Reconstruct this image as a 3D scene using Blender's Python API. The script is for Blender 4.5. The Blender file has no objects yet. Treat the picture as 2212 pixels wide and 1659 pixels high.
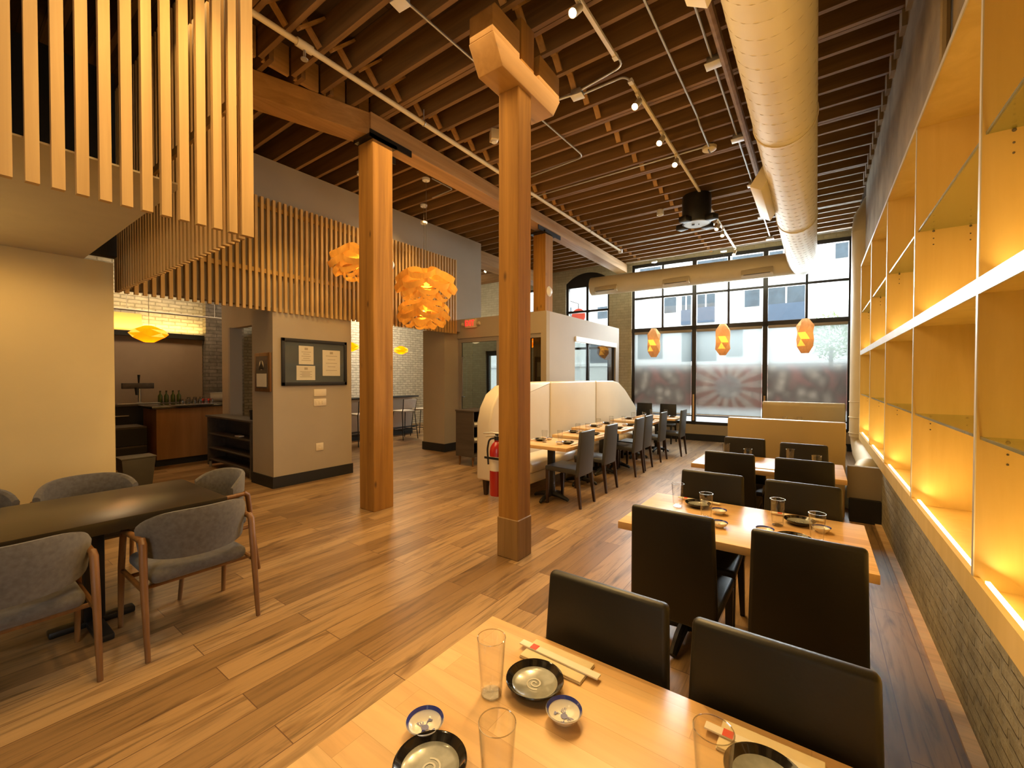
import bpy, bmesh, math, random
from mathutils import Matrix, Vector
random.seed(7)
S = bpy.context.scene
C = S.collection
PI = math.pi
def V(*a): return Vector(a)

# ------------------------------------------------------------------ materials
def new_mat(name):
    m = bpy.data.materials.new(name); m.use_nodes = True
    nt = m.node_tree; nt.nodes.clear()
    out = nt.nodes.new('ShaderNodeOutputMaterial')
    return m, nt, out
def N(nt, t, **kw):
    n = nt.nodes.new(t)
    for k, v in kw.items():
        if k in n.inputs.keys(): n.inputs[k].default_value = v
        else: setattr(n, k, v)
    return n
def L(nt, a, b): nt.links.new(a, b)
def c4(c): return (c[0], c[1], c[2], 1.0)
def bsdf(nt, out, col=None, rough=.5, metal=0., spec=.5, sheen=0., coat=0.):
    b = nt.nodes.new('ShaderNodeBsdfPrincipled')
    if col is not None: b.inputs['Base Color'].default_value = c4(col)
    b.inputs['Roughness'].default_value = rough
    b.inputs['Metallic'].default_value = metal
    b.inputs['Specular IOR Level'].default_value = spec
    b.inputs['Sheen Weight'].default_value = sheen
    b.inputs['Coat Weight'].default_value = coat
    L(nt, b.outputs[0], out.inputs[0])
    return b
def ramp(nt, stops):
    r = nt.nodes.new('ShaderNodeValToRGB'); e = r.color_ramp.elements
    while len(e) < len(stops): e.new(.5)
    for el, (p, c) in zip(e, stops): el.position = p; el.color = c4(c)
    return r
def plain(name, col, rough=.5, metal=0., spec=.5, var=.06, scale=6., bump=0., sheen=0., coat=0.):
    m, nt, out = new_mat(name)
    b = bsdf(nt, out, col, rough, metal, spec, sheen, coat)
    tc = N(nt, 'ShaderNodeTexCoord')
    no = N(nt, 'ShaderNodeTexNoise', Scale=scale, Detail=3.)
    L(nt, tc.outputs['Object'], no.inputs['Vector'])
    lo = [max(0, v*(1-var)) for v in col]; hi = [v*(1+var) for v in col]
    r = ramp(nt, [(.3, lo), (.7, hi)])
    L(nt, no.outputs[0], r.inputs[0]); L(nt, r.outputs[0], b.inputs['Base Color'])
    if bump:
        bp = N(nt, 'ShaderNodeBump', Strength=bump, Distance=.01)
        n2 = N(nt, 'ShaderNodeTexNoise', Scale=scale*22, Detail=2.)
        L(nt, tc.outputs['Object'], n2.inputs['Vector'])
        L(nt, n2.outputs[0], bp.inputs['Height']); L(nt, bp.outputs[0], b.inputs['Normal'])
    return m
def wood(name, dark, light, axis=2, scale=5., stretch=.07, rough=.5, knots=0., world=False, contrast=(.3, .7)):
    m, nt, out = new_mat(name)
    b = bsdf(nt, out, light, rough)
    if world:
        g = N(nt, 'ShaderNodeNewGeometry'); src = g.outputs['Position']
    else:
        tc = N(nt, 'ShaderNodeTexCoord'); src = tc.outputs['Object']
    mp = N(nt, 'ShaderNodeMapping')
    sc = [scale*4]*3; sc[axis] = scale*4*stretch
    mp.inputs['Scale'].default_value = sc
    L(nt, src, mp.inputs[0])
    no = N(nt, 'ShaderNodeTexNoise', Scale=1., Detail=5., Roughness=.6, Distortion=.6)
    L(nt, mp.outputs[0], no.inputs['Vector'])
    r = ramp(nt, [(contrast[0], dark), (contrast[1], light)])
    L(nt, no.outputs[0], r.inputs[0])
    col = r.outputs[0]
    if knots:
        vo = N(nt, 'ShaderNodeTexVoronoi', Scale=1.)
        mp2 = N(nt, 'ShaderNodeMapping'); s2 = [5.]*3; s2[axis] = 2.2
        mp2.inputs['Scale'].default_value = s2
        L(nt, src, mp2.inputs[0]); L(nt, mp2.outputs[0], vo.inputs['Vector'])
        rk = ramp(nt, [(.03, (1-knots,)*3), (.12, (1, 1, 1))])
        L(nt, vo.outputs['Distance'], rk.inputs[0])
        mx = N(nt, 'ShaderNodeMixRGB', blend_type='MULTIPLY'); mx.inputs[0].default_value = 1.
        L(nt, col, mx.inputs[1]); L(nt, rk.outputs[0], mx.inputs[2]); col = mx.outputs[0]
    L(nt, col, b.inputs['Base Color'])
    bp = N(nt, 'ShaderNodeBump', Strength=.08, Distance=.004)
    L(nt, no.outputs[0], bp.inputs['Height']); L(nt, bp.outputs[0], b.inputs['Normal'])
    return m
def boards(name, along, across, w, l, cols, mortar, rough=.4, streak=.5, msize=.003, spec=.5):
    # planks / staves : 'along' and 'across' are position axes
    m, nt, out = new_mat(name)
    b = bsdf(nt, out, cols[0], rough, spec=spec)
    g = N(nt, 'ShaderNodeNewGeometry'); sp = N(nt, 'ShaderNodeSeparateXYZ'); L(nt, g.outputs['Position'], sp.inputs[0])
    cb = N(nt, 'ShaderNodeCombineXYZ')
    L(nt, sp.outputs[along], cb.inputs[0]); L(nt, sp.outputs[across], cb.inputs[1])
    br = N(nt, 'ShaderNodeTexBrick', offset=.37, offset_frequency=2, squash=1.)
    br.inputs['Scale'].default_value = 1.; br.inputs['Brick Width'].default_value = l
    br.inputs['Row Height'].default_value = w; br.inputs['Mortar Size'].default_value = msize
    br.inputs['Color1'].default_value = (0, 0, 0, 1); br.inputs['Color2'].default_value = (1, 1, 1, 1)
    br.inputs['Mortar'].default_value = (.5, .5, .5, 1); br.inputs['Bias'].default_value = 0.
    L(nt, cb.outputs[0], br.inputs['Vector'])
    base = ramp(nt, [(0., cols[0]), (.35, cols[1]), (.7, cols[2]), (1., cols[3])])
    L(nt, br.outputs['Color'], base.inputs[0])
    # grain offset per board
    mp = N(nt, 'ShaderNodeMapping'); sc = [1.5, 26., 1.]; mp.inputs['Scale'].default_value = sc
    ad = N(nt, 'ShaderNodeVectorMath', operation='MULTIPLY_ADD')
    L(nt, br.outputs['Color'], ad.inputs[0]); ad.inputs[1].default_value = (7., 3., 11.); L(nt, cb.outputs[0], ad.inputs[2])
    L(nt, ad.outputs[0], mp.inputs[0])
    no = N(nt, 'ShaderNodeTexNoise', Scale=1., Detail=6., Roughness=.65, Distortion=.8)
    L(nt, mp.outputs[0], no.inputs['Vector'])
    gr = ramp(nt, [(.28, (1-streak,)*3), (.5, (1, 1, 1)), (.8, (1.18, 1.15, 1.1))])
    L(nt, no.outputs[0], gr.inputs[0])
    mx = N(nt, 'ShaderNodeMixRGB', blend_type='MULTIPLY'); mx.inputs[0].default_value = 1.
    L(nt, base.outputs[0], mx.inputs[1]); L(nt, gr.outputs[0], mx.inputs[2])
    # knots
    mp2 = N(nt, 'ShaderNodeMapping'); mp2.inputs['Scale'].default_value = (1.1, 5.5, 1)
    L(nt, ad.outputs[0], mp2.inputs[0])
    n2 = N(nt, 'ShaderNodeTexNoise', Scale=1.6, Detail=3., Distortion=1.2); L(nt, mp2.outputs[0], n2.inputs['Vector'])
    kr = ramp(nt, [(.28, (.40, .34, .29)), (.45, (1, 1, 1))]); L(nt, n2.outputs[0], kr.inputs[0])
    mk = N(nt, 'ShaderNodeMixRGB', blend_type='MULTIPLY'); mk.inputs[0].default_value = streak*1.3
    L(nt, mx.outputs[0], mk.inputs[1]); L(nt, kr.outputs[0], mk.inputs[2])
    mm = N(nt, 'ShaderNodeMixRGB'); L(nt, br.outputs['Fac'], mm.inputs[0])
    L(nt, mk.outputs[0], mm.inputs[1]); mm.inputs[2].default_value = c4(mortar)
    L(nt, mm.outputs[0], b.inputs['Base Color'])
    bp = N(nt, 'ShaderNodeBump', Strength=.12, Distance=.003)
    L(nt, br.outputs['Fac'], bp.inputs['Height']); bp.invert = True
    L(nt, bp.outputs[0], b.inputs['Normal'])
    return m
def brick(name, horiz, c1, c2, mortar, bw=.22, rh=.075, msize=.012, rough=.85, var=.25, bump=.7):
    m, nt, out = new_mat(name)
    b = bsdf(nt, out, c1, rough, spec=.2)
    g = N(nt, 'ShaderNodeNewGeometry'); sp = N(nt, 'ShaderNodeSeparateXYZ'); L(nt, g.outputs['Position'], sp.inputs[0])
    wob = N(nt, 'ShaderNodeTexNoise', Scale=7., Detail=2.); L(nt, g.outputs['Position'], wob.inputs['Vector'])
    cb = N(nt, 'ShaderNodeCombineXYZ')
    if horiz == 'xy':
        ad = N(nt, 'ShaderNodeMath', operation='ADD'); L(nt, sp.outputs[0], ad.inputs[0]); L(nt, sp.outputs[1], ad.inputs[1]); hs = ad.outputs[0]
    else: hs = sp.outputs[{'x': 0, 'y': 1}[horiz]]
    L(nt, hs, cb.inputs[0]); L(nt, sp.outputs[2], cb.inputs[1])
    mv = N(nt, 'ShaderNodeVectorMath', operation='MULTIPLY_ADD'); L(nt, wob.outputs['Color'], mv.inputs[0])
    mv.inputs[1].default_value = (.025, .025, 0); L(nt, cb.outputs[0], mv.inputs[2])
    br = N(nt, 'ShaderNodeTexBrick'); br.inputs['Scale'].default_value = 1.
    br.inputs['Brick Width'].default_value = bw; br.inputs['Row Height'].default_value = rh
    br.inputs['Mortar Size'].default_value = msize; br.inputs['Mortar Smooth'].default_value = .3
    br.inputs['Color1'].default_value = c4(c1); br.inputs['Color2'].default_value = c4(c2); br.inputs['Mortar'].default_value = c4(mortar)
    L(nt, mv.outputs[0], br.inputs['Vector'])
    no = N(nt, 'ShaderNodeTexNoise', Scale=9., Detail=5., Roughness=.7); L(nt, g.outputs['Position'], no.inputs['Vector'])
    r = ramp(nt, [(.3, (1-var,)*3), (.7, (1+var*.5,)*3)]); L(nt, no.outputs[0], r.inputs[0])
    mx = N(nt, 'ShaderNodeMixRGB', blend_type='MULTIPLY'); mx.inputs[0].default_value = 1.
    L(nt, br.outputs['Color'], mx.inputs[1]); L(nt, r.outputs[0], mx.inputs[2]); L(nt, mx.outputs[0], b.inputs['Base Color'])
    hh = N(nt, 'ShaderNodeMath', operation='SUBTRACT'); L(nt, no.outputs[0], hh.inputs[0]); L(nt, br.outputs['Fac'], hh.inputs[1])
    bp = N(nt, 'ShaderNodeBump', Strength=bump, Distance=.012); L(nt, hh.outputs[0], bp.inputs['Height']); L(nt, bp.outputs[0], b.inputs['Normal'])
    return m
def emit(name, col, strength, base=None):
    m, nt, out = new_mat(name)
    b = bsdf(nt, out, base or col, .5)
    b.inputs['Emission Color'].default_value = c4(col); b.inputs['Emission Strength'].default_value = strength
    return m
def veneer(name, col, glow, trans=.55):
    m, nt, out = new_mat(name)
    tc = N(nt, 'ShaderNodeTexCoord'); mp = N(nt, 'ShaderNodeMapping'); mp.inputs['Scale'].default_value = (30, 30, 4)
    L(nt, tc.outputs['Object'], mp.inputs[0])
    no = N(nt, 'ShaderNodeTexNoise', Scale=1., Detail=3.); L(nt, mp.outputs[0], no.inputs['Vector'])
    r = ramp(nt, [(.3, [v*.93 for v in col]), (.7, [min(1, v*1.04) for v in col])]); L(nt, no.outputs[0], r.inputs[0])
    d = N(nt, 'ShaderNodeBsdfDiffuse'); t = N(nt, 'ShaderNodeBsdfTranslucent')
    L(nt, r.outputs[0], d.inputs[0]); L(nt, r.outputs[0], t.inputs[0])
    mx = N(nt, 'ShaderNodeMixShader'); mx.inputs[0].default_value = trans
    L(nt, d.outputs[0], mx.inputs[1]); L(nt, t.outputs[0], mx.inputs[2])
    e = N(nt, 'ShaderNodeEmission'); e.inputs[1].default_value = glow; L(nt, r.outputs[0], e.inputs[0])  # emission added to imitate lamplight glowing through the wood
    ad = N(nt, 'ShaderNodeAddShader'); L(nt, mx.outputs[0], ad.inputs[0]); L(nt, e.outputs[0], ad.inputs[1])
    L(nt, ad.outputs[0], out.inputs[0])
    return m
def thin_glass(name, tint=(1, 1, 1), ior=1.45, extra=0., edge=None, rough=.02):
    m, nt, out = new_mat(name)
    t = N(nt, 'ShaderNodeBsdfTransparent'); t.inputs[0].default_value = c4(tint)
    g = N(nt, 'ShaderNodeBsdfGlossy'); g.inputs['Roughness'].default_value = rough
    f = N(nt, 'ShaderNodeLayerWeight'); f.inputs[0].default_value = .5
    pw = N(nt, 'ShaderNodeMath', operation='POWER'); L(nt, f.outputs['Facing'], pw.inputs[0]); pw.inputs[1].default_value = 4.
    ma = N(nt, 'ShaderNodeMath', operation='MULTIPLY_ADD'); L(nt, pw.outputs[0], ma.inputs[0]); ma.inputs[1].default_value = .55; ma.inputs[2].default_value = .035
    fac = ma.outputs[0]
    if extra:
        a = N(nt, 'ShaderNodeMath', operation='ADD'); L(nt, fac, a.inputs[0]); a.inputs[1].default_value = extra; a.use_clamp = True; fac = a.outputs[0]
    if edge:
        lw = N(nt, 'ShaderNodeLayerWeight'); lw.inputs[0].default_value = .35
        r = ramp(nt, [(.35, tint), (1., edge)]); L(nt, lw.outputs['Facing'], r.inputs[0]); L(nt, r.outputs[0], t.inputs[0])
    mx = N(nt, 'ShaderNodeMixShader'); L(nt, fac, mx.inputs[0]); L(nt, t.outputs[0], mx.inputs[1]); L(nt, g.outputs[0], mx.inputs[2])
    L(nt, mx.outputs[0], out.inputs[0])
    return m
def shade_mat(name, openness, col):
    m, nt, out = new_mat(name)
    t = N(nt, 'ShaderNodeBsdfTransparent')
    tr = N(nt, 'ShaderNodeBsdfTranslucent'); tr.inputs[0].default_value = c4(col)
    d = N(nt, 'ShaderNodeBsdfDiffuse'); d.inputs[0].default_value = c4(col)
    m1 = N(nt, 'ShaderNodeMixShader'); m1.inputs[0].default_value = .35; L(nt, tr.outputs[0], m1.inputs[1]); L(nt, d.outputs[0], m1.inputs[2])
    m2 = N(nt, 'ShaderNodeMixShader'); m2.inputs[0].default_value = openness; L(nt, m1.outputs[0], m2.inputs[1]); L(nt, t.outputs[0], m2.inputs[2])
    L(nt, m2.outputs[0], out.inputs[0])
    return m
def film_mat(name, rays):
    # printed street-side film: soft blotches, and for the middle bay a radiating sun; fades out at top and bottom (object space, z up, x along)
    m, nt, out = new_mat(name)
    tc = N(nt, 'ShaderNodeTexCoord'); sp = N(nt, 'ShaderNodeSeparateXYZ'); L(nt, tc.outputs['Object'], sp.inputs[0])
    mp = N(nt, 'ShaderNodeMapping'); mp.inputs['Scale'].default_value = (3.6, 1, 3.0); L(nt, tc.outputs['Object'], mp.inputs[0])
    vo = N(nt, 'ShaderNodeTexVoronoi', feature='SMOOTH_F1'); vo.inputs['Scale'].default_value = 1.; vo.inputs['Smoothness'].default_value = .35
    L(nt, mp.outputs[0], vo.inputs['Vector'])
    r = ramp(nt, [(.10, (.43, .325, .255)), (.30, (.255, .19, .15)), (.5, (.165, .12, .10)), (.75, (.30, .14, .115))]); L(nt, vo.outputs['Distance'], r.inputs[0])
    col = r.outputs[0]
    if rays:
        az = N(nt, 'ShaderNodeMath', operation='ARCTAN2'); L(nt, sp.outputs[2], az.inputs[0]); L(nt, sp.outputs[0], az.inputs[1])
        ml = N(nt, 'ShaderNodeMath', operation='MULTIPLY'); L(nt, az.outputs[0], ml.inputs[0]); ml.inputs[1].default_value = 14.
        sn = N(nt, 'ShaderNodeMath', operation='SINE'); L(nt, ml.outputs[0], sn.inputs[0])
        rr = ramp(nt, [(.25, (.33, .135, .105)), (.6, (.46, .34, .28))]); 
        ma = N(nt, 'ShaderNodeMath', operation='MULTIPLY_ADD'); L(nt, sn.outputs[0], ma.inputs[0]); ma.inputs[1].default_value = .5; ma.inputs[2].default_value = .5
        L(nt, ma.outputs[0], rr.inputs[0])
        le = N(nt, 'ShaderNodeVectorMath', operation='LENGTH'); L(nt, tc.outputs['Object'], le.inputs[0])
        rm = ramp(nt, [(.26, (0, 0, 0)), (.33, (1, 1, 1))]); L(nt, le.outputs['Value'], rm.inputs[0])
        mx = N(nt, 'ShaderNodeMixRGB'); L(nt, rm.outputs[0], mx.inputs[0]); mx.inputs[1].default_value = (.33, .29, .27, 1); L(nt, rr.outputs[0], mx.inputs[2])
        m3 = N(nt, 'ShaderNodeMixRGB'); m3.inputs[0].default_value = .55; L(nt, col, m3.inputs[1]); L(nt, mx.outputs[0], m3.inputs[2]); col = m3.outputs[0]
    tr = N(nt, 'ShaderNodeBsdfTranslucent'); d = N(nt, 'ShaderNodeBsdfDiffuse')
    L(nt, col, tr.inputs[0]); L(nt, col, d.inputs[0])
    m1 = N(nt, 'ShaderNodeMixShader'); m1.inputs[0].default_value = .35; L(nt, tr.outputs[0], m1.inputs[1]); L(nt, d.outputs[0], m1.inputs[2])
    t = N(nt, 'ShaderNodeBsdfTransparent')
    ab = N(nt, 'ShaderNodeMath', operation='ABSOLUTE'); L(nt, sp.outputs[2], ab.inputs[0])
    fr = ramp(nt, [(.47, (0, 0, 0)), (.60, (1, 1, 1))]); L(nt, ab.outputs[0], fr.inputs[0])
    m2 = N(nt, 'ShaderNodeMixShader'); L(nt, fr.outputs[0], m2.inputs[0]); L(nt, m1.outputs[0], m2.inputs[1]); L(nt, t.outputs[0], m2.inputs[2])
    L(nt, m2.outputs[0], out.inputs[0])
    return m

M = {}
M['floor'] = boards('oak_planks', 1, 0, .165, 1.45, [(.20, .112, .047), (.31, .185, .083), (.39, .245, .118), (.25, .142, .062)], (.12, .06, .028), rough=.36, streak=.62, msize=.0025)
M['maple'] = boards('maple_staves', 0, 1, .085, .62, [(.60, .36, .165), (.68, .43, .21), (.74, .50, .26), (.64, .39, .19)], (.5, .3, .14), rough=.33, streak=.14, msize=.0006)
M['darkwood'] = boards('dark_table_boards', 1, 0, .21, 1.9, [(.020, .0135, .006), (.027, .018, .0085), (.023, .0155, .007), (.030, .021, .009)], (.02, .012, .006), rough=.28, streak=.3, msize=.001)
M['darkedge'] = wood('dark_stain', (.012, .008, .005), (.024, .016, .009), axis=1)
M['fir'] = wood('fir_post', (.23, .10, .016), (.44, .21, .040), axis=2, scale=2.6, stretch=.05, knots=.6, rough=.8, world=True)
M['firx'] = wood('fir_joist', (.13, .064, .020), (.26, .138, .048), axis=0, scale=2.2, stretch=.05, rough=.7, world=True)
M['firy'] = wood('fir_beam', (.29, .15, .05), (.50, .285, .115), axis=1, scale=2.4, stretch=.05, knots=.4, rough=.6, world=True)
M['firbeam'] = wood('fir_block', (.30, .145, .036), (.43, .225, .066), axis=1, scale=2.0, stretch=.07, knots=.35, rough=.55, world=True)
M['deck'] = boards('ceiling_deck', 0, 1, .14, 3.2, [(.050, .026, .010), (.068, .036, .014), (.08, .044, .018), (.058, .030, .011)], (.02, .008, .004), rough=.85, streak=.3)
M['pine'] = wood('pine_slats', (.42, .25, .085), (.55, .345, .13), axis=2, scale=3., stretch=.05, rough=.55, world=True)
M['pinedark'] = plain('slat_rail', (.16, .09, .035), .7)
M['birch'] = wood('birch_ply', (.68, .47, .17), (.79, .57, .24), axis=2, scale=1.6, stretch=.10, rough=.42, world=True)
M['edgeband'] = plain('metal_edge', (.62, .60, .58), .35, .3)
M['walnut'] = wood('walnut_frame', (.13, .054, .015), (.23, .102, .028), axis=2, scale=5)
M['counterwood'] = wood('counter_veneer', (.26, .12, .04), (.36, .18, .065), axis=2, scale=2, world=True)
M['cabwood'] = wood('grey_walnut', (.055, .040, .030), (.095, .072, .055), axis=0, scale=3)
M['greige'] = plain('greige_paint', (.40, .325, .225), .8, spec=.2, var=.03, scale=2)
M['greigelt'] = plain('pale_greige_paint', (.45, .40, .35), .75, spec=.2, var=.02, scale=2)
M['greywall'] = plain('grey_paint', (.32, .275, .225), .85, spec=.2, var=.03, scale=2)
M['cream'] = plain('cream_paint', (.64, .48, .22), .85, spec=.15, var=.03, scale=2)
M['soffit'] = plain('soffit_paint', (.50, .44, .34), .85, spec=.15, var=.03)
M['plaster'] = plain('old_plaster', (.30, .235, .15), .9, spec=.15, var=.28, scale=3, bump=.3)
M['black'] = plain('black_paint', (.012, .011, .010), .6, var=.1)
M['blacksatin'] = plain('black_satin_metal', (.014, .013, .012), .38, .2, var=.1)
M['blackgloss'] = plain('black_glaze', (.012, .010, .009), .12, var=.1, coat=.6)
M['steel'] = plain('brushed_steel', (.62, .62, .62), .28, 1.)
M['galv'] = plain('galvanised', (.48, .47, .45), .45, .85)
M['whitemetal'] = plain('white_enamel', (.72, .70, .66), .4)
M['creammetal'] = plain('cream_enamel', (.66, .56, .38), .5)
M['duct'] = plain('painted_duct', (.70, .60, .41), .48, .1, var=.04, scale=3)
M['ductseam'] = plain('duct_seam', (.54, .45, .30), .5, .1)
M['grille'] = plain('grille_slots', (.12, .10, .075), .6)
M['leather'] = plain('black_leatherette', (.014, .012, .008), .42, var=.15, scale=3, bump=.06, spec=.38)
M['greyleather'] = plain('charcoal_leatherette', (.055, .056, .055), .45, var=.1, scale=3, bump=.06)
M['legdark'] = plain('dark_leg', (.035, .016, .010), .4)
M['vinyl'] = plain('cream_vinyl', (.66, .585, .46), .38, var=.03, scale=2, spec=.45)
M['tanvinyl'] = plain('tan_vinyl', (.44, .33, .17), .42, var=.04, scale=2, spec=.4)
M['wool'] = plain('grey_wool', (.118, .104, .088), .95, var=.18, scale=40, bump=.35, sheen=.25, spec=.1)
M['greyplastic'] = plain('grey_plastic', (.11, .10, .085), .6)
M['glass'] = thin_glass('window_glass', (.97, .985, .98), 1.45)
M['darkglass'] = thin_glass('tinted_door_glass', (.28, .31, .30), 1.5, .05)
M['cup'] = thin_glass('tumbler_glass', (.985, .985, .98), 1.35, .015, edge=(.80, .79, .76))
M['shelfglass'] = thin_glass('shelf_glass', (.86, .92, .84), 1.45, .02)
M['glassedge'] = plain('shelf_glass_edge', (.16, .17, .12), .2)
M['shade'] = shade_mat('solar_screen', .20, (.16, .18, .182))
M['film'] = film_mat('window_print_crowd', False)
M['filmsun'] = film_mat('window_print_sun', True)
M['brickwin'] = brick('painted_brick_pier', 'x', (.50, .46, .33), (.44, .40, .28), (.40, .36, .25), msize=.008, var=.12, bump=.4)
M['brickright'] = brick('low_brick', 'y', (.27, .235, .16), (.34, .30, .21), (.30, .265, .19), bw=.20, rh=.066, msize=.014, var=.3, bump=1.)
M['brickleft'] = brick('whitewashed_brick', 'y', (.56, .53, .46), (.68, .64, .56), (.40, .37, .31), var=.22, bump=.6)
M['stone'] = brick('grey_stacked_brick', 'y', (.30, .26, .22), (.22, .19, .16), (.15, .13, .11), bw=.3, rh=.08, msize=.008, var=.3, bump=.8)
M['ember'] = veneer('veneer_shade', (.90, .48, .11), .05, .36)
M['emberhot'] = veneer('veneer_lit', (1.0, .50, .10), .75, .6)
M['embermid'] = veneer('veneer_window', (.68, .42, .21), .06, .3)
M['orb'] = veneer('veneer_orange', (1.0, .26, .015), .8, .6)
M['bulb'] = emit('warm_bulb', (1., .80, .45), 14.)
M['spotlens'] = emit('spot_lens', (1., .86, .58), 28.)
M['led'] = emit('led_strip', (1., .80, .36), 6.)
M['exitred'] = emit('exit_red', (1., .03, .03), 1.6)
M['exitbox'] = plain('exit_housing', (.62, .48, .30), .5)
M['whiteled'] = emit('white_tube', (.9, .95, 1.), 5.)
M['ceramic'] = plain('white_ceramic', (.80, .77, .70), .15, var=.02, coat=.5)
M['blueglaze'] = plain('cobalt_glaze', (.035, .05, .26), .15, coat=.5)
M['greyglaze'] = plain('grey_glaze', (.23, .235, .205), .2, var=.25, scale=30, coat=.4)
M['paleglaze'] = plain('pale_swirl_glaze', (.46, .45, .39), .2, coat=.4)
M['paper'] = plain('paper_sleeve', (.80, .74, .62), .8, var=.02)
M['napkin'] = plain('ivory_napkin', (.74, .62, .40), .9, var=.04, bump=.1, scale=20)
M['red'] = plain('red_mark', (.75, .05, .03), .5)
M['extred'] = plain('extinguisher_red', (.42, .012, .012), .3, coat=.4)
M['ink'] = plain('faded_ink', (.42, .33, .22), .9)
M['certpaper'] = plain('certificate_paper', (.72, .62, .45), .8, var=.02)
M['mat'] = plain('blue_grey_mount', (.065, .075, .075), .6)
M['plate'] = plain('switch_plate', (.74, .62, .42), .4)
M['green'] = plain('green_bottle_glass', (.06, .08, .015), .1, coat=.5)
M['bottledark'] = plain('dark_bottle_glass', (.02, .018, .012), .1, coat=.5)
M['barpanel'] = plain('bar_panel', (.33, .235, .165), .75, var=.03)
M['facade'] = plain('white_stucco', (.82, .83, .84), .9, var=.03)
M['facwin'] = plain('facade_window', (.035, .06, .085), .12, var=.3, scale=2)
M['balcony'] = plain('balcony_panel', (.05, .085, .14), .4)
M['street'] = plain('asphalt', (.30, .30, .31), .9)
M['treegreen'] = plain('tree_leaf', (.16, .30, .06), .7, var=.3)
M['bark'] = plain('bark', (.12, .08, .05), .9)
M['signred'] = plain('sign_red', (.85, .10, .07), .5)
M['winblack'] = plain('black_window_frame', (.022, .020, .019), .45, .3)
M['sky_teal'] = plain('teal_film', (.30, .62, .58), .5)

for k_ in ('ember', 'emberhot', 'embermid', 'orb', 'bulb', 'spotlens', 'led', 'exitred', 'whiteled'):
    try: M[k_].cycles.emission_sampling = 'NONE'
    except Exception: pass

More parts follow.
